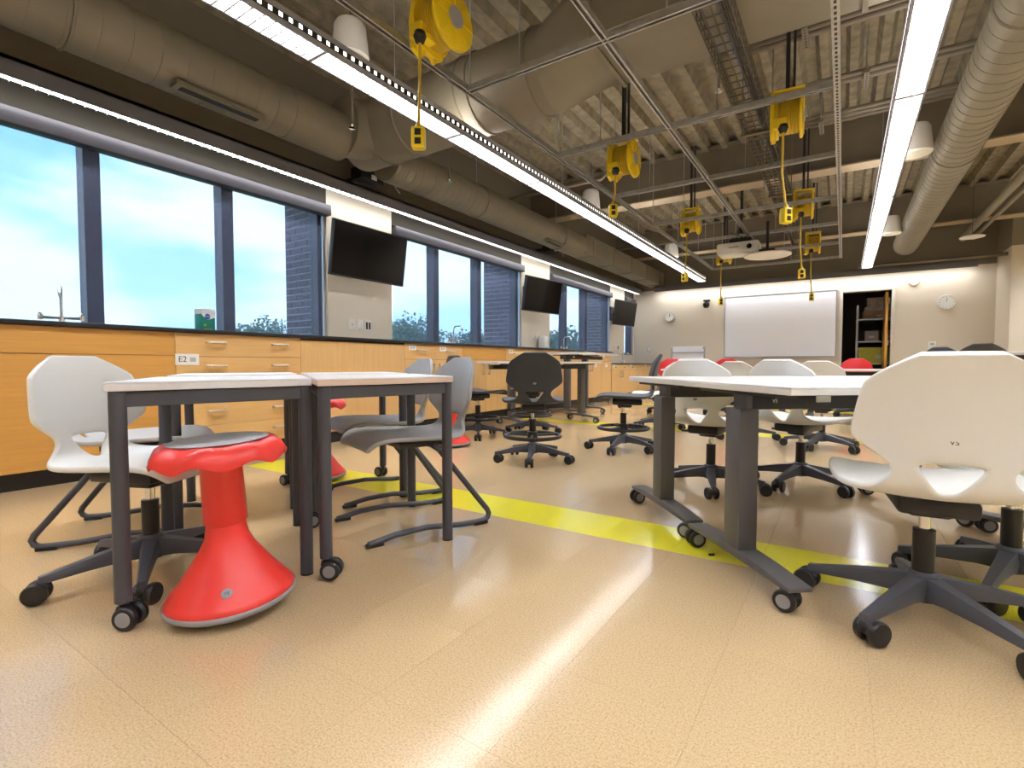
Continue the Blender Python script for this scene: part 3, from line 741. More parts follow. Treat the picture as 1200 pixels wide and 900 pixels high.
cabinet(0.16, 1.64, [('false_front', 0.16, 1.64, 0.782, Z1, 'mapleo', [], None), ('panel', 0.16, 1.64, Z0, 0.782, 'mapleo', [], None)], 'orange maple cabinet with plain panels behind the white chair')
drawers(1.64, 2.605, 'maple cabinet of five wide drawers with two pulls each', True, (1.715, 0.755, 'E2'))
cabinet(2.605, 3.824, [('panel', 2.605, 3.824, Z0, Z1-0.015, 'maplev', [], None)], 'plain maple panel cabinet right of the wide drawers')
drawer_door(3.824, 4.317, 'maple cabinet, drawer over door, beside the plain panel')
drawer_door(4.317, 4.794, 'maple cabinet, drawer over door, beside the sink front', -1)
sink_base(4.794, 5.74, 'maple sink cabinet with orange front below the second window')
drawer_door(5.74, 6.25, 'maple cabinet with card, right of the orange sink front')
drawers(6.25, 7.0, 'narrow drawer cabinet behind the dark swivel chairs', False)
cabinet(7.0, 8.0, [('drawer_front', 7.0, 8.0, 0.775, Z1, 'maple', [(7.5, 0.87, False)], None), ('door', 7.0, 7.5, Z0, 0.775, 'maplev', [(7.45, 0.66, True)], None), ('door', 7.5, 8.0, Z0, 0.775, 'maplev', [(7.55, 0.66, True)], None)], 'double-door maple cabinet behind the far flip table')
drawer_door(8.0, 8.5, 'maple cabinet just right of the far table leg', 1)
drawer_door(8.5, 9.0, 'maple cabinet second from the end of the tall run', -1)
drawer_door(9.0, 9.5, 'last maple cabinet of the tall run by the step down', 1)
wt = MB().b2((XW+0.002, -1.3, ZT0), (CX+0.028, 9.52, ZC)).build('worktop', 'black', bevel=0.004); tag(wt, 'long black worktop under the windows', 'worktop')
ZL = 0.745
for k in range(3):
    y0 = 9.53+0.98*k; y1 = y0+0.98
    cabinet(y0, y1, [('drawer_front', y0, y0+0.49, 0.60, ZL-0.03, 'maple', [(y0+0.245, 0.66, False)], (y0+0.1, 0.69, None)), ('drawer_front', y0+0.49, y1, 0.60, ZL-0.03, 'maple', [(y0+0.735, 0.66, False)], None),
        ('door', y0, y0+0.49, Z0, 0.60, 'maplev', [(y0+0.43, 0.52, True)], None), ('door', y0+0.49, y1, Z0, 0.60, 'maplev', [(y0+0.55, 0.52, True)], None)],
        ['low maple cabinet next to the step down', 'middle low maple cabinet near the back corner', 'low maple cabinet in the back corner'][k], zt=ZL-0.027)
wt = MB().b2((XW+0.002, 9.53, ZL-0.027), (CX+0.028, YB-0.04, ZL)).build('worktop', 'black', bevel=0.004); tag(wt, 'low black worktop section in the back corner', 'worktop')

# faucets
def faucet(y, z, label, turn=0.0):
    f = empty('lab_faucet', (-4.18, y, z), turn, label=label, cat='faucet', group='chrome lab faucets')
    MB().cyl((0, 0, 0), (0, 0, 0.012), 0.035, 20).cyl((0, 0, 0.012), (0, 0, 0.055), 0.017, 16, 0.014).build('base', 'chrome', f)
    MB().tube([(0, 0, 0.05), (0, 0, 0.20), (0.02, 0, 0.232), (0.10, 0, 0.236), (0.135, 0, 0.228), (0.145, 0, 0.19)], 0.0085, 12).build('spout', 'chrome', f)
    MB().cyl((0.145, 0, 0.192), (0.145, 0, 0.165), 0.011, 12, 0.006).build('nozzle', 'chrome', f)
    MB().cyl((0, -0.10, 0.045), (0, 0.10, 0.045), 0.009, 10).build('crossbar', 'chrome', f)
    for s in (-1, 1):
        h = MB().cyl((0, s*0.10, 0.03), (0, s*0.10, 0.065), 0.014, 12).build('valve', 'chrome', f)
        MB().box((0.025, s*0.10, 0.07), (0.075, 0.012, 0.008)).build('lever', 'chrome', h, 0.002)
faucet(1.12, ZC, 'chrome lab faucet at the nearest window', -0.3)
faucet(5.0, ZC, 'chrome lab faucet before the second window')
faucet(8.05, ZC, 'chrome lab faucet before the third window')
faucet(10.9, ZL, 'chrome lab faucet on the low worktop')
p = empty('wipes_box', (-4.25, 2.02, ZC), 0.15, label='green and white disinfecting wipes box on the worktop', cat='box')
MB().b2((-0.045, -0.055, 0), (0.045, 0.055, 0.145)).build('carton', 'green', p, 0.003)
MB().b2((-0.0455, -0.0555, 0.145), (0.0455, 0.0555, 0.185)).build('white_top', 'paper', p, 0.003)
MB().add([(0.0462, -0.055, 0.145), (0.0462, 0.055, 0.145), (0.0462, 0.055, 0.120), (0.0462, -0.01, 0.10), (0.0462, -0.055, 0.135)], [(0, 1, 2, 3, 4)]).build('white_band', 'paper', p)
MB().lathe([(0.004, 0), (0.022, 0), (0.022, 0.001)], 20).build('oval_logo', 'blue', p, loc=(0.0465, -0.01, 0.125)).rotation_euler = (0, PI/2, 0)
inst('lettering', text_mesh('CLOROX', 0.010, 'paper'), p, (0.0482, -0.01, 0.125), (PI/2, 0, PI/2))
MB().b2((0.045, -0.04, 0.02), (0.0465, 0.03, 0.028)).b2((0.045, -0.04, 0.05), (0.0465, -0.02, 0.065)).build('print_lines', 'ybin', p)
p = empty('towel_dispenser', (-4.38, 7.66, ZC), label='white paper towel box left of the third window faucet', cat='dispenser')
MB().b2((-0.06, -0.06, 0), (0.06, 0.06, 0.24)).build('body', 'white', p, 0.01)
MB().b2((0.059, -0.04, 0.03), (0.062, 0.04, 0.05)).build('slot', 'inkg', p)

# outlets on the piers
def plate(y, z, kind, label, x=XW):
    o = empty('outlet_plate', (x, y, z), label=label, cat='outlet', group='outlet and switch plates')
    MB().b2((0, -0.045, -0.06), (0.006, 0.045, 0.06)).build('plate', 'plate', o, 0.002)
    if kind == 'dark':
        for s in (-1, 1): MB().b2((0.006, s*0.02-0.012, -0.04), (0.009, s*0.02+0.012, 0.04)).build('socket', 'dark', o)
    elif kind == 'rocker':
        for s in (-1, 1): MB().b2((0.006, s*0.02-0.014, -0.035), (0.010, s*0.02+0.014, 0.035)).build('rocker', 'white', o, 0.002)
    else: MB().cyl((0.006, 0, 0), (0.010, 0, 0), 0.012, 12).build('jack', 'inkg', o)
yy = 3.67
plate(3.66, 1.155, 'jack', 'left plate with round jack under the first television'); plate(3.775, 1.155, 'rocker', 'middle double-switch plate under the first television'); plate(3.88, 1.155, 'dark', 'right plate with two dark sockets under the first television')
plate(7.50, 1.16, 'jack', 'left plate with round jack under the second television'); plate(7.62, 1.16, 'rocker', 'middle double-switch plate under the second television'); plate(7.74, 1.16, 'dark', 'right plate with two dark sockets under the second television')
plate(11.3, 1.12, 'rocker', 'switch plate under the third television'); plate(11.45, 1.12, 'dark', 'dark socket plate under the third television')

# televisions
def tv(loc, w, h, tilt, turn, label):
    t = empty('television', loc, label=label, cat='television', group='wall televisions')
    hol = Matrix.Rotation(turn, 3, 'Z') @ Matrix.Rotation(tilt, 3, 'Y')
    e = (0, tilt, turn)
    b = MB().b2((-0.022, -w/2, -h/2), (0.022, w/2, h/2)).build('bezel', 'dark', t, 0.004); b.rotation_euler = e
    s = MB().b2((0.0222, -w/2+0.014, -h/2+0.018), (0.0235, w/2-0.014, h/2-0.014)).build('screen', 'screen', b)
    k = MB().b2((-0.05, -w/4, -h/4), (-0.022, w/4, h/4)).build('rear_shell', 'dark', b, 0.006)
    MB().b2((-0.08, -0.05, -0.14), (-0.05, 0.05, 0.14)).build('tilt_plate', 'blackp', b)
    dx = XW-loc[0]
    MB().tube([(dx+0.02, -0.10, 0), ((dx-0.05)/2, 0.06, 0), (-0.06, 0, 0)], 0.02, 8).build('arm', 'blackp', t)
    MB().b2((dx, -0.18, -0.16), (dx+0.02, 0.02, 0.16)).build('wall_plate', 'blackp', t)
tv((-4.24, 3.70, 1.885), 0.99, 0.545, 0.14, 0.0, 'large black television tilted down beside the nearest window')
tv((-4.22, 7.36, 1.865), 1.0, 0.56, 0.14, -0.12, 'black television on the pier between second and third windows')
tv((-4.20, 11.10, 1.885), 1.0, 0.56, 0.14, -0.12, 'farthest black television near the back corner')

# ================================================================== BACK WALL
p = empty('whiteboard', (-1.23, YB, 1.575), label='wide whiteboard on the back wall', cat='whiteboard')
MB().b2((-1.08, -0.016, -0.685), (1.08, -0.002, 0.685)).build('board', 'wboard', p)
for nm, a, b in (('frame_rail', (-1.10, -0.024, 0.675), (1.10, -0.001, 0.70)), ('frame_rail', (-1.10, -0.030, -0.70), (1.10, -0.001, -0.675)), ('frame_stile', (-1.10, -0.024, -0.70), (-1.08, -0.001, 0.70)), ('frame_stile', (1.08, -0.024, -0.70), (1.10, -0.001, 0.70))):
    MB().b2(a, b).build(nm, 'alu', p)
MB().b2((-1.05, -0.07, -0.715), (1.05, -0.001, -0.70)).build('marker_tray', 'alu', p)
def clock(x, z, r, label, hands=True):
    c = empty('wall_clock', (x, YB, z), label=label, cat='clock', group='round white wall clocks')
    ring = MB().lathe([(r*0.9, 0), (r, 0), (r, 0.03), (r*0.93, 0.04), (r*0.9, 0.03)], 36, caps=False).build('rim', 'white' if not hands else 'inkg', c); ring.rotation_euler = (PI/2, 0, 0)
    fa = MB().lathe([(0.004, 0), (r*0.93, 0), (r*0.93, 0.026)], 36).build('dial', 'paper', c); fa.rotation_euler = (PI/2, 0, 0)
    mb = MB()
    for i in range(12):
        a = 2*PI*i/12; mb.box((r*0.78*math.sin(a), -0.0275, r*0.78*math.cos(a)), (0.008, 0.002, 0.022), 0, Matrix.Rotation(a, 3, 'Y'))
    mb.build('hour_marks', 'ink' if hands else 'inkg', c)
    mb = MB()
    for a, ln, w in ((0.15, r*0.6, 0.010), (0.05, r*0.45, 0.013)):
        mb.box((ln/2*math.sin(a), -0.0285, ln/2*math.cos(a)), (w, 0.002, ln), 0, Matrix.Rotation(a, 3, 'Y'))
    mb.build('hands', 'ink' if hands else 'inkg', c)
clock(-3.60, 1.89, 0.125, 'round wall clock left of the whiteboard')
clock(1.61, 1.90, 0.135, 'round white clock right of the storeroom door', False)
p = empty('smoke_detector', (1.12, YB, 2.33), label='small round white detector above the storeroom door right corner', cat='detector')
q = MB().lathe([(0.004, 0.05), (0.07, 0.045), (0.085, 0.02), (0.09, 0.0)], 28).build('cover', 'plate', p); q.rotation_euler = (PI/2, 0, 0)
q = MB().lathe([(0.004, 0.052), (0.02, 0.052), (0.022, 0.047)], 16).build('sensor', 'plate', p); q.rotation_euler = (PI/2, 0, 0)
p = empty('wall_camera', (-2.72, YB, 2.14), label='black camera mounted left of the whiteboard', cat='camera')
MB().b2((-0.07, -0.10, 0.06), (0.07, 0, 0.10)).b2((-0.03, -0.09, -0.02), (0.03, -0.05, 0.07)).build('bracket', 'dark', p, 0.006)
MB().lathe([(0.004, -0.09), (0.05, -0.08), (0.075, -0.03), (0.075, 0.02), (0.04, 0.05), (0.004, 0.052)], 24, (0, -0.10, -0.01)).build('head', 'dark', p)
MB().cyl((0, -0.165, -0.03), (0, -0.19, -0.035), 0.03, 16).build('lens', 'screen', p)
p = empty('wall_box', (1.42, YB, 1.08), label='small white thermostat on back wall right of the door', cat='thermostat')
MB().b2((-0.055, -0.03, -0.08), (0.055, 0, 0.08)).build('cover', 'white', p, 0.008)
MB().b2((-0.03, -0.032, 0.01), (0.03, -0.029, 0.05)).build('display', 'inkg', p)
p = empty('outlet_plate', (-4.10, YB, 1.10), label='small outlet plate at left end of the back wall', cat='outlet')
MB().b2((-0.06, -0.008, -0.07), (0.06, 0, 0.07)).build('plate', 'inkg', p, 0.002)
MB().b2((-0.042, -0.011, -0.05), (0.042, -0.008, 0.05)).build('insert', 'plate', p)
p = empty('wall_vent', (2.95, 11.6, 1.22), label='small dark panel on the jutting wall at right edge', cat='wall panel')
MB().b2((-0.22, -0.015, -0.10), (0.22, 0, 0.10)).build('frame', 'alu', p, 0.003)
MB().b2((-0.20, -0.018, -0.08), (0.20, -0.012, 0.08)).build('panel', 'dark', p)

# door and storeroom
d = empty('door_1', (DX0, YB, 0), kind='structure')
fw = 0.055
MB().b2((-fw, -0.03, 0), (0, 0.17, DZ+fw)).build('jamb', 'dframe', d, 0.003)
MB().b2((DX1-DX0, -0.03, 0), (DX1-DX0+fw, 0.17, DZ+fw)).build('jamb', 'dframe', d, 0.003)
MB().b2((0, -0.03, DZ), (DX1-DX0, 0.17, DZ+fw)).build('head', 'dframe', d, 0.003)
lf = MB().b2((0, 0, 0.01), (0.045, 0.76, DZ-0.01)).build('door_leaf', 'doorwood', d, 0.002, loc=(DX1-DX0-0.085, 0.16, 0))
for z in (0.3, 1.1, 1.95): MB().cyl((0.055, -0.006, z), (0.055, -0.006, z+0.11), 0.012, 10).build('hinge', 'nickel', lf)
MB().tube([(-0.0, 0.68, 1.0), (-0.05, 0.68, 1.0), (-0.055, 0.58, 1.0)], 0.010, 8).build('door_handle', 'nickel', lf)
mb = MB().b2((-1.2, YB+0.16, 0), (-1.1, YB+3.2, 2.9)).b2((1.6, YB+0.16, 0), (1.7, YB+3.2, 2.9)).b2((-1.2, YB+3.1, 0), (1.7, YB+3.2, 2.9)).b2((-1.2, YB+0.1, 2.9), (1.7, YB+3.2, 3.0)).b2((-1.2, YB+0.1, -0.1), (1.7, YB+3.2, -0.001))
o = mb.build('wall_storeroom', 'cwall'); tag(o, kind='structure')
sh = empty('storage_rack', (0.62, YB+1.05, 0), label='grey metal storage rack inside the dark storeroom', cat='shelf rack')
for sx in (-0.38, 0.38):
    for sy in (-0.25, 0.25): MB().b2((sx-0.015, sy-0.015, 0), (sx+0.015, sy+0.015, 2.0)).build('post', 'alu', sh)
for z in (0.25, 0.72, 1.20, 1.68):
    MB().b2((-0.40, -0.27, z), (0.40, 0.27, z+0.025)).build('shelf', 'alu', sh)
def carton(x, y, z, w, d_, h, m, label):
    c = empty('storage_box', (x, y, z), label=label, cat='box', group='boxes on the storeroom rack')
    MB().b2((-w/2, -d_/2, 0), (w/2, d_/2, h*0.86)).build('body', m, c, 0.006)
    MB().b2((-w/2-0.006, -d_/2-0.006, h*0.86), (w/2+0.006, d_/2+0.006, h)).build('lid', m, c, 0.004)
    MB().b2((-0.05, -d_/2-0.004, h*0.3), (0.05, -d_/2-0.001, h*0.5)).build('label_patch', 'inkg', c)
yb = YB+1.02
carton(0.62, yb, 0.745, 0.70, 0.46, 0.34, 'ybin', 'long olive yellow bin on the storeroom rack')
carton(0.50, yb, 1.225, 0.24, 0.36, 0.22, 'gbin', 'left grey bin on the storeroom rack')
carton(0.80, yb, 1.225, 0.24, 0.36, 0.22, 'gbin', 'right grey bin on the storeroom rack')
carton(0.62, yb, 1.705, 0.56, 0.40, 0.16, 'cbox1', 'flat brown carton on the upper rack shelf')
carton(0.62, yb, 1.865, 0.50, 0.38, 0.09, 'cbox2', 'pale flat carton on top of the brown carton')
carton(0.66, yb, 1.955, 0.50, 0.40, 0.20, 'cbox2', 'pinkish carton at the top of the storeroom rack')
carton(0.55, yb, 0.275, 0.5, 0.42, 0.30, 'gbin', 'dark bin on the lowest storeroom shelf')

# mobile easel whiteboard by the back wall
p = empty('mobile_easel', (-2.95, 11.75, 0), label='rolling steel easel with white panel left of the whiteboard', cat='easel')
for s in (-1, 1):
    MB().tube([(s*0.36, 0, 0.05), (s*0.36, 0, 1.05), (s*0.36, -0.02, 1.10), (s*0.36, -0.06, 1.12), (s*0.36, -0.10, 1.09), (s*0.36, -0.10, 1.06)], 0.016, 10).build('upright', 'fixs', p)
    MB().b2((s*0.36-0.02, -0.25, 0.04), (s*0.36+0.02, 0.25, 0.07)).build('foot', 'fixs', p)
    for y in (-0.23, 0.23): MB().cyl((s*0.36-0.012, y, 0.022), (s*0.36+0.012, y, 0.022), 0.022, 12).build('wheel', 'dark', p)
MB().b2((-0.36, -0.012, 0.975), (0.36, 0.012, 1.0)).b2((-0.36, -0.012, 0.25), (0.36, 0.012, 0.275)).build('crossbar', 'fixs', p)
MB().b2((-0.34, 0.015, 0.28), (0.34, 0.03, 1.13)).build('panel', 'wboard', p)

# ================================================================== CHAIRS
SH_ROWS = [  # y, z, half width, slot half width
 (0.238, 0.418, 0.165, 0.03), (0.232, 0.436, 0.182, 0.03), (0.195, 0.450, 0.212, 0.03), (0.09, 0.447, 0.228, 0.03), (-0.03, 0.440, 0.228, 0.03),
 (-0.12, 0.438, 0.216, 0.03), (-0.175, 0.442, 0.190, 0.025), (-0.210, 0.455, 0.162, 0.012), (-0.230, 0.478, 0.138, 0.030), (-0.240, 0.508, 0.126, 0.056),
 (-0.246, 0.536, 0.136, 0.078), (-0.249, 0.556, 0.172, 0.074), (-0.252, 0.592, 0.224, 0.06), (-0.256, 0.610, 0.229, 0.06), (-0.266, 0.670, 0.220, 0.06), (-0.280, 0.738, 0.206, 0.06),
 (-0.284, 0.752, 0.198, 0.06), (-0.294, 0.788, 0.145, 0.05), (-0.302, 0.814, 0.092, 0.03), (-0.304, 0.817, 0.084, 0.028)]
SH_ROWS = [(y, z if z < 0.556 or i < 9 else 0.556+(z-0.556)*0.94, w if i < 9 else w*0.87, h if i < 9 else h*0.9) for i, (y, z, w, h) in enumerate(SH_ROWS)]
def shell_mesh(m):
    cols = 11; vs = []; fs = []; R = len(SH_ROWS)
    for i, (y, z, w, h) in enumerate(SH_ROWS):
        t = [-w, -w*0.94, -(h+(w-h)*0.62), -(h+(w-h)*0.28), -h, 0, h, h+(w-h)*0.28, h+(w-h)*0.62, w*0.94, w]
        for x in t:
            u = x/0.225
            if i <= 7: p = (x, y, z+0.020*u*u*(1 if i > 1 else -0.3))
            else: p = (x, y+0.055*u*u*min(1, (i-7)/3), z)
            vs.append(p)
    for i in range(R-1):
        for j in range(cols-1):
            if 7 <= i <= 9 and j in (4, 5): continue
            fs.append((i*cols+j, i*cols+j+1, (i+1)*cols+j+1, (i+1)*cols+j))
    me = bpy.data.meshes.new('shell'); me.from_pydata(vs, [], fs)
    o = bpy.data.objects.new('tmp', me); COL.objects.link(o)
    so = o.modifiers.new('s', 'SOLIDIFY'); so.thickness = 0.019; so.offset = 0
    sb = o.modifiers.new('b', 'SUBSURF'); sb.levels = 2; sb.render_levels = 2
    dg = bpy.context.evaluated_depsgraph_get(); dg.update()
    me2 = bpy.data.meshes.new_from_object(o.evaluated_get(dg))
    bpy.data.objects.remove(o)
    me2.materials.clear(); me2.materials.append(MT[m])
    me2.polygons.foreach_set('use_smooth', [True]*len(me2.polygons)); me2.name = 'seat_shell'
    return me2
SHELL = {k: shell_mesh(k) for k in ('wchair', 'gchair', 'lchair', 'dchair', 'rchair')}
# star base pieces
def arm_mesh():
    sec = [(0.025, 0.068, 0.132, 0.030), (0.08, 0.072, 0.122, 0.025), (0.17, 0.068, 0.104, 0.020), (0.262, 0.060, 0.084, 0.015), (0.285, 0.060, 0.080, 0.013)]
    vs = []; fs = []
    for r, z0, z1, w in sec: vs += [(r, -w*0.8, z0), (r, w*0.8, z0), (r, w, (z0+z1)/2), (r, w*0.7, z1), (r, -w*0.7, z1), (r, -w, (z0+z1)/2)]
    n = 6
    for i in range(len(sec)-1): fs += [(i*n+k, i*n+(k+1) % n, (i+1)*n+(k+1) % n, (i+1)*n+k) for k in range(n)]
    fs += [tuple(range(n-1, -1, -1)), tuple(range((len(sec)-1)*n, len(sec)*n))]
    return MB().add(vs, fs).mesh('base_arm', 'arm', ang=0.9)
ARM = arm_mesh()
HUB = MB().lathe([(0.012, 0.058), (0.036, 0.062), (0.042, 0.10), (0.038, 0.135), (0.030, 0.142)], 24).mesh('base_hub', 'arm')
FORK = MB().cyl((0, 0, 0.045), (0, 0, 0.075), 0.010, 10).lathe([(0.004, 0.062), (0.016, 0.060), (0.020, 0.046)], 14).b2((-0.006, -0.020, 0.026), (0.006, 0.020, 0.056)).mesh('caster', 'dark', 0.002, 1)
WHEEL = MB().lathe([(0.006, -0.011), (0.026, -0.011), (0.0325, -0.005), (0.0325, 0.006), (0.029, 0.011), (0.006, 0.012)], 22).mesh('wheel', 'dark')
WCAP = MB().lathe([(0.004, 0.0125), (0.020, 0.0122), (0.022, 0.010)], 18).mesh('wheel_cap', 'hubgrey')
def caster(parent, loc, yaw, cap=False, name='caster'):
    c = inst(name, FORK, parent, loc, (0, 0, yaw))
    for s in (-1, 1):
        w = inst('wheel', WHEEL, c, (0.018, s*0.019, 0.0325), (-s*PI/2, 0, 0))
    return c
def table_caster(parent, loc, yaw):
    c = inst('caster', FORK, parent, loc, (0, 0, yaw))
    for s in (-1, 1):
        inst('wheel', WHEEL_G, c, (0.018, s*0.019, 0.0325), (-s*PI/2, 0, 0))
    MB().box((-0.028, 0, 0.052), (0.030, 0.022, 0.008)).build('brake_tab', 'dark', c, 0.002)
    return c
# grey-centred wheel as one mesh with two materials
WHEEL_G = WHEEL.copy(); WHEEL_G.name = 'wheel_grey'
def merge_cap(me):
    bm = bmesh.new(); bm.from_mesh(me); n0 = len(bm.faces); bm.from_mesh(WCAP)
    bm.faces.ensure_lookup_table()
    for f in bm.faces[n0:]: f.material_index = 1
    bm.to_mesh(me); bm.free(); me.materials.append(MT['hubgrey'])
merge_cap(WHEEL_G)
COLUMN = MB().cyl((0, 0, 0.10), (0, 0, 0.315), 0.026, 20).mesh('column_sleeve', 'dark')
LIFT = MB().cyl((0, 0, 0.31), (0, 0, 0.385), 0.014, 16).mesh('gas_lift', 'chrome')
MECH = MB().b2((-0.085, -0.15, 0.385), (0.085, 0.09, 0.432)).b2((-0.05, -0.07, 0.362), (0.05, 0.05, 0.39)).mesh('tilt_mechanism', 'dark', 0.012)
LEVER = MB().tube([(-0.08, 0.02, 0.395), (-0.14, 0.03, 0.385), (-0.16, 0.03, 0.378)], 0.005, 6).box((-0.165, 0.03, 0.376), (0.04, 0.018, 0.012)).mesh('height_lever', 'dark')
RING = MB().tube([(0.205*math.cos(2*PI*i/40), 0.205*math.sin(2*PI*i/40), 0.19) for i in range(40)], 0.014, 10, True)
for i in range(3):
    a = 2*PI*i/3+0.4; RING.tube([(0.03*math.cos(a), 0.03*math.sin(a), 0.195), (0.2*math.cos(a), 0.2*math.sin(a), 0.19)], 0.010, 8)
RING.lathe([(0.028, 0.165), (0.040, 0.17), (0.040, 0.22), (0.028, 0.225)], 20)
RING = RING.mesh('foot_ring', 'dark')
BADGE = MB().lathe([(0.002, 0), (0.011, 0), (0.012, 0.0015), (0.002, 0.002)], 16).mesh('badge', 'hubgrey')
VS = text_mesh('VS', 0.017, 'ink')
def swivel(color, loc, f, base, label, group, ring=False, lift=0.0, near=False, lever=True):
    if color == 'wchair': lift -= 0.055
    rz = face_rz(*f)
    c = empty('swivel_chair', (loc[0], loc[1], 0), rz, label, 'chair', group)
    s = inst('seat_shell', SHELL[color], c, (0, 0, lift))
    if near: inst('brand_mark', VS, s, (0, -0.2615, 0.592), (PI/2, 0, 0))
    else:
        b = inst('badge', BADGE, s, (0, -0.260, 0.592), (PI/2, 0, 0))
    inst('tilt_mechanism', MECH, c, (0, 0, lift)); not lever or inst('height_lever', LEVER, c, (0, 0, lift))
    l = inst('gas_lift', LIFT, c, (0, 0, lift)); k = inst('column_sleeve', COLUMN, c)
    if lift: k.scale = (1, 1, (0.315+lift)/0.315)
    inst('base_hub', HUB, c)
    if ring: inst('foot_ring', RING, c)
    b0 = math.radians(base)-rz
    for i in range(5):
        a = b0+2*PI*i/5
        inst('base_arm', ARM, c, (0, 0, 0), (0, 0, a))
        caster(c, (0.272*math.cos(a), 0.272*math.sin(a), 0), a*1.7+i*2.1)
    return c
GW, GD, GR = 'white swivel chairs at the right-hand tables', 'dark swivel chairs with foot rings', 'red swivel chairs at the far tables'
swivel('wchair', (0.20, 1.80), (-0.08, 1.0), 24, 'large white swivel chair in right foreground, back to the camera', GW, near=True, lever=False)
swivel('wchair', (0.46, 2.20), (-0.3, 0.95), 248, 'white swivel chair cut off by the right edge of picture', GW)
swivel('wchair', (-0.63, 3.06), (0.12, 0.99), 285, 'white swivel chair behind the left column of the right table', GW)
swivel('wchair', (-0.20, 3.42), (0.37, 0.93), 250, 'white swivel chair right of the front table column', GW)
swivel('wchair', (-0.80, 5.30), (0.15, 0.98), 10, 'farther white swivel chair left, below the whiteboard centre', GW)
swivel('wchair', (-0.14, 5.05), (0.1, 0.99), 35, 'farther white swivel chair below the right end of whiteboard', GW)
swivel('wchair', (-1.72, 5.60), (-0.5, -0.8), 5, 'white swivel chair half hidden behind the rightmost dark chair', GW)
swivel('wchair', (-1.97, 0.745), (0.919, 0.395), -98, 'white swivel chair pulled under the left desk', 'white swivel chairs at the left desks', near=True)
swivel('dchair', (-1.92, 3.20), (-0.56, 0.83), 296, 'dark swivel chair in the middle with its back to the camera', GD, ring=True)
swivel('dchair', (-1.53, 4.03), (-0.93, -0.36), 272, 'dark swivel chair in profile facing left, beside the right table', GD, ring=True)
swivel('dchair', (-3.02, 3.98), (0.24, 0.97), 20, 'dark swivel chair behind the grey chairs, facing right', GD, ring=True)
swivel('dchair', (-2.74, 4.55), (-0.45, 0.89), 300, 'dark swivel chair mostly hidden behind the middle dark chair', GD, ring=True)
swivel('dchair', (1.22, 7.25), (0.1, 0.99), 30, 'dark chair back showing above the foreground white chair', GD, ring=True, lift=0.13)
swivel('dchair', (1.14, 8.35), (0.5, 0.86), 60, 'small distant dark chair left of the other at the high table', GD, ring=True, lift=0.13)
swivel('dchair', (1.72, 7.05), (-0.2, 0.98), 40, 'dark chair cut by the right edge at the high table', GD, ring=True, lift=0.13)
swivel('rchair', (0.17, 8.40), (0.05, -1.0), 0, 'red chair before the open storeroom door', GR)
swivel('rchair', (-1.40, 7.55), (0.0, -1.0), 20, 'red chair below the left end of the whiteboard', GR)
swivel('rchair', (-2.12, 7.35), (0.1, -1.0), 40, 'red chair left, beside the rolling easel', GR)

# ------------------------------------------------------------------ sled-base chairs
def sled_side(s):
    return MB().tube([(s*0.15, -0.06, 0.368), (s*0.165, -0.08, 0.352), (s*0.195, -0.270, 0.105), (s*0.201, -0.304, 0.062), (s*0.203, -0.312, 0.042), (s*0.205, -0.304, 0.025), (s*0.205, -0.286, 0.016), (s*0.205, -0.25, 0.015), (s*0.205, -0.16, 0.018), (s*0.205, 0.0, 0.036), (s*0.205, 0.14, 0.031), (s*0.205, 0.235, 0.015), (s*0.205, 0.25, 0.013)], 0.0125, 10).mesh('sled_tube', 'frame')
SL = {s: sled_side(s) for s in (-1, 1)}
XB = MB().tube([(-0.15, -0.06, 0.418), (0.15, -0.06, 0.418)], 0.012, 8).b2((-0.12, -0.12, 0.412), (0.12, 0.08, 0.432)).mesh('seat_bracket', 'frame')
GLIDE = MB().b2((-0.013, -0.035, 0), (0.013, 0.035, 0.016)).mesh('glide', 'dark', 0.004)
def sled(color, loc, f, label, group):
    c = empty('sled_chair', (loc[0], loc[1], 0), face_rz(*f), label, 'chair', group)
    inst('seat_shell', SHELL[color], c, (0, 0, -0.05)); inst('seat_bracket', XB, c, (0, 0, -0.05))
    for s in (-1, 1):
        t = inst('sled_tube', SL[s], c)
        inst('glide', GLIDE, t, (s*0.205, 0.225, 0)); inst('glide', GLIDE, t, (s*0.205, -0.265, 0))
    return c
GS = 'sled-base chairs at the left desks'
sled('gchair', (-1.64, 1.625), (-0.36, -0.93), 'nearer grey sled-base chair pushed under the right desk', GS)
sled('gchair', (-2.17, 1.93), (-0.36, -0.93), 'farther grey sled-base chair pushed under the right desk', GS)
sled('lchair', (-2.57, 0.955), (0.60, 0.80), 'pale grey sled-base chair behind the left white chair', GS)

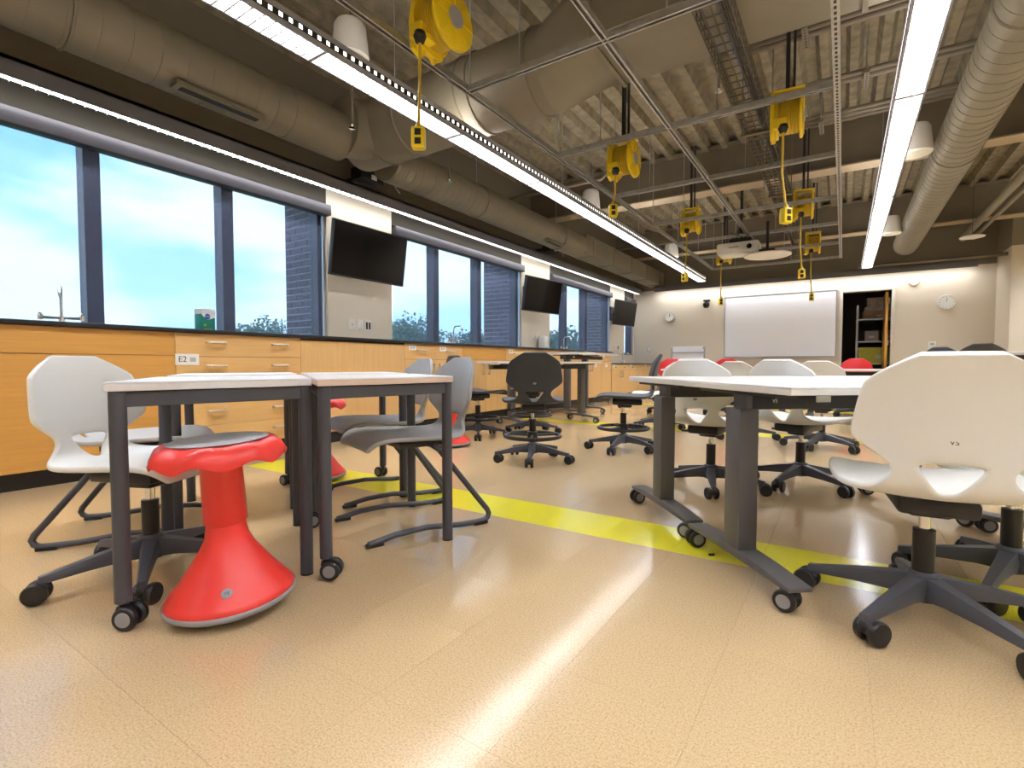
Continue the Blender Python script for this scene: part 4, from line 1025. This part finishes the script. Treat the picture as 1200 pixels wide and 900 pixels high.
# ================================================================== RED ACTIVE STOOLS
def seat_wave(i, r, z, a):
    k = max(0.0, (r-0.10)/0.08)
    return r*0.96*(1+0.022*k*math.cos(8*a)), z-0.009*k*k*(1+math.cos(8*a+PI))
def stool(loc, label, tilt=(0, 0), h=1.0, turn=0.0):
    p = empty('active_stool', (loc[0], loc[1], 0.012 if tilt != (0, 0) else 0.0), turn, label, 'stool', 'red wobble stools')
    p.rotation_euler = (tilt[0], tilt[1], turn)
    zs = lambda z: z*h
    MB().lathe([(0.06, 0.022), (0.168, 0.026), (0.172, 0.036), (0.163, 0.050), (0.130, 0.090), (0.098, 0.135), (0.072, 0.175), (0.058, 0.205), (0.053, 0.235), (0.051, 0.262)], 56).build('flared_base', 'stool', p, ang=1.2)
    MB().lathe([(0.02, 0.002), (0.11, 0.004), (0.158, 0.012), (0.174, 0.022), (0.176, 0.032), (0.170, 0.038), (0.15, 0.036)], 56).build('rubber_rim', 'stoolpad', p, ang=1.2)
    MB().lathe([(0.052, 0.245), (0.058, 0.250), (0.055, zs(0.44)), (0.060, zs(0.470)), (0.080, zs(0.482))], 40).build('column', 'stool', p, ang=1.2)
    zt = 0.50*h
    MB().lathe([(0.02, zt-0.022), (0.10, zt-0.020), (0.146, zt-0.016), (0.174, zt-0.038), (0.183, zt-0.042), (0.185, zt-0.034), (0.170, zt-0.006), (0.150, zt+0.005), (0.130, zt+0.004), (0.02, zt)], 84, wave=seat_wave).build('seat', 'stool', p, ang=1.2)
    MB().lathe([(0.02, zt), (0.126, zt+0.003), (0.133, zt+0.006), (0.120, zt+0.009), (0.02, zt+0.004)], 48).build('seat_pad', 'stoolpad', p, ang=1.2)
    return p
s1 = stool((-1.505, 0.775), 'coral red wobble stool in left foreground, leaning slightly', (math.radians(2.86), math.radians(-1.2)), 0.97)
b = MB().lathe([(0.002, 0), (0.013, 0), (0.014, 0.002), (0.002, 0.0025)], 18).build('badge', 'hubgrey', s1)
d_ = Vector((0.86, -0.52, 0)).normalized(); b.location = Vector((0.136*d_.x, 0.136*d_.y, 0.084)); b.rotation_euler = (Vector((0.62, 0, 0)).x*0, 0, 0)
b.rotation_mode = 'QUATERNION'; b.rotation_quaternion = Vector((d_.x*0.7, d_.y*0.7, 0.72)).to_track_quat('Z', 'Y')
lt = inst('badge_lettering', text_mesh('VS', 0.012, 'ink'), b, (0, 0, 0.0027))
stool((-2.76, 1.96), 'red wobble stool standing behind the left desks')
stool((-2.90, 3.42), 'red wobble stool behind the grey chair, below the dark chair', h=1.15)

# ================================================================== STUDENT DESKS (parallelogram tops on round legs)
DT = 0.673
def desk(legs, cast, edge, label):
    cx = sum(a for a, _ in legs)/4; cy = sum(b for _, b in legs)/4
    d = empty('student_desk', (cx, cy, 0), 0, label, 'table', 'student desks on the left')
    lp = [Vector((a-cx, b-cy, 0)) for a, b in legs]
    # top outline pushed out beyond the legs
    out = []
    for i in range(4):
        p = lp[i]; e0 = (lp[i]-lp[i-1]).normalized(); e1 = (lp[(i+1) % 4]-lp[i]).normalized()
        out.append(p+(e0-e1)*0.024)
    poly = [(v.x, v.y) for v in out]
    top = MB().prism(poly, DT-0.004, DT).build('top', 'ttop', d, 0.0015, 1)
    MB().prism(poly, DT-0.025, DT-0.0045).build('edge_band', edge, top, 0.0015, 1)
    for i in range(4):
        a, b_ = lp[i], lp[(i+1) % 4]; m = (a+b_)/2; dr = b_-a
        MB().box((m.x, m.y, DT-0.048), (dr.length, 0.022, 0.042), math.atan2(dr.y, dr.x)).build('apron', 'frame', d, 0.002, 1)
    for i in range(4):
        z0 = 0.07 if cast[i] else 0.0
        l = MB().cyl((0, 0, z0), (0, 0, DT-0.026), 0.0208, 20).build('leg', 'frame', d, 0.002, 1, loc=(lp[i].x, lp[i].y, 0))
        if not cast[i]: MB().cyl((0, 0, 0), (0, 0, 0.006), 0.0215, 16).build('glide', 'dark', l)
        else:
            inst('caster', FORK, l, (0, 0, 0), (0, 0, 0.6+i*1.3))
            k = l.children[-1]
            for s in (-1, 1): inst('wheel', WHEEL_G, k, (0.018, s*0.019, 0.0325), (-s*PI/2, 0, 0))
    return d
desk([(-1.634, 0.548), (-1.528, 1.040), (-2.030, 1.340), (-2.150, 0.870)], (1, 0, 0, 1), 'tedge', 'white-topped desk nearest left, over the red stool')
desk([(-1.440, 1.053), (-1.346, 1.565), (-1.820, 1.840), (-1.950, 1.370)], (1, 0, 0, 1), 'ptop', 'pinkish-edged desk with grey chairs pushed under it')
desk([(-2.390, 1.006), (-2.284, 1.490), (-2.750, 1.760), (-2.860, 1.270)], (0, 0, 1, 0), 'tedge', 'white desk behind the nearest left desk')
desk([(-2.100, 1.475), (-1.990, 1.950), (-2.458, 2.230), (-2.560, 1.750)], (0, 0, 1, 0), 'tedge', 'white desk behind the pinkish-edged desk')

# ================================================================== FLIP-TOP TABLES
def flip_table(c, axis, L_, D_, zt, label, group, lettering=False, legs=None, inset=0.105):
    rz = math.atan2(axis[1], axis[0])
    t = empty('flip_table', (c[0], c[1], 0), rz, label, 'table', group)
    top = MB().b2((-L_/2, -D_/2, zt-0.005), (L_/2, D_/2, zt)).build('top', 'ttop', t, 0.002, 1)
    MB().b2((-L_/2, -D_/2, zt-0.024), (L_/2, D_/2, zt-0.0055)).build('edge_band', 'tedge', top, 0.002, 1)
    bm_ = MB().b2((-L_/2+0.07, -0.036, zt-0.088), (L_/2-0.07, 0.036, zt-0.036)).build('crossbeam', 'blackp', t, 0.003)
    for s in (-1, 1): MB().b2((s*(L_/2-0.045), -0.037, zt-0.089), (s*(L_/2-0.07), 0.037, zt-0.035)).build('beam_cap', 'frame2', t, 0.003)
    for s in (-1, 1):
        x = legs[(s+1)//2] if legs else s*(L_/2-inset)
        cl = MB().b2((x-0.034, -0.044, 0.085), (x+0.034, 0.044, zt-0.085)).build('column', 'frame2', t, 0.004)
        MB().b2((x-0.035, -0.22, zt-0.036), (x+0.035, 0.22, zt-0.0245)).build('top_plate', 'blackp', t, 0.002)
        pts = [(-0.30, 0.068, 0.082), (-0.15, 0.070, 0.094), (0.0, 0.071, 0.100), (0.15, 0.070, 0.094), (0.30, 0.068, 0.082)]
        vs = []; fs = []
        for y, z0, z1 in pts: vs += [(x-0.038, y, z0), (x+0.038, y, z0), (x+0.038, y, z1), (x-0.038, y, z1)]
        for i in range(4): fs += [(i*4+k, i*4+(k+1) % 4, i*4+4+(k+1) % 4, i*4+4+k) for k in range(4)]
        fs += [(3, 2, 1, 0), (16, 17, 18, 19)]
        ft = MB().add(vs, fs).build('foot', 'frame2', t, 0.003)
        for y in (-0.272, 0.272):
            wp = Vector((c[0]+x*math.cos(rz)-y*math.sin(rz), c[1]+x*math.sin(rz)+y*math.cos(rz)))
            cst = inst('caster', FORK, ft, (x, y, 0), (0, 0, math.atan2(-wp.y, -wp.x)-PI/2-rz+(0.45 if y > 0 else -0.35)+PI*(s > 0)))
            for q in (-1, 1): inst('wheel', WHEEL_G, cst, (0.018, q*0.019, 0.0325), (-q*PI/2, 0, 0))
    MB().b2((-L_/2+0.30, -0.040, zt-0.066), (-L_/2+0.355, -0.035, zt-0.044)).build('release_latch', 'plate', bm_, 0.002)
    if lettering: inst('brand_mark', text_mesh('VS', 0.018, 'paper'), t, (-L_/2+0.15, -0.0368, zt-0.060), (PI/2, 0, 0))
    return t
e1, e2 = Vector((0.755, 0.656)), Vector((-0.656, 0.755))
GT = 'white flip-top tables on T-legs'
c = Vector((0.203, 2.281)); flip_table(c, e1, 1.40, 0.628, 0.657, 'front white flip-top table with thick grey column at right', GT, True, inset=0.055)
c = c+e2*0.632+e1*0.01; flip_table(c, e1, 1.40, 0.628, 0.657, 'second white flip-top table joined behind the front one', GT, inset=0.055)
flip_table((-1.25, 6.90), (1, 0), 1.5, 0.62, 0.66, 'far white table before the red chairs, left one', GT)
flip_table((0.30, 7.70), (1, 0.05), 1.5, 0.62, 0.66, 'far white table before the storeroom door', GT)
flip_table((-3.06, 5.28), (0.46, 0.89), 1.45, 0.55, 0.752, 'raised white table behind the dark chairs by the cabinets', GT, legs=(-0.40, 0.62))
flip_table((-3.24, 6.85), (0, 1), 1.4, 0.55, 0.88, 'highest flip table standing against the maple cabinets', GT, legs=(-0.5, 0.08))
flip_table((1.95, 7.85), (1, 0.1), 1.5, 0.62, 0.86, 'high white table at the right edge with dark chairs', GT)
p = empty('open_book', (-3.22, 6.75, 0.881), 0.4, label='open booklet lying on the highest flip table', cat='book')
for s in (-1, 1):
    MB().add([(0, -0.14, 0.004), (0, 0.14, 0.004), (s*0.06, 0.14, 0.020), (s*0.06, -0.14, 0.020), (s*0.20, 0.14, 0.010), (s*0.20, -0.14, 0.010), (0, -0.14, 0), (0, 0.14, 0), (s*0.20, 0.14, 0), (s*0.20, -0.14, 0)],
             [(0, 1, 2, 3), (3, 2, 4, 5), (6, 9, 8, 7), (0, 3, 5, 9, 6), (1, 7, 8, 4, 2), (5, 4, 8, 9)]).build('page_block', 'paper', p)
p = empty('pen', (-0.66, 1.93, 0), 0.7, label='tiny dark scrap lying on the yellow floor stripe', cat='scrap')
MB().box((0, 0, 0.003), (0.022, 0.008, 0.006)).build('scrap_body', 'ink', p, 0.001)
p.name = 'floor_scrap'; p.location = (-0.40, 1.98, 0)
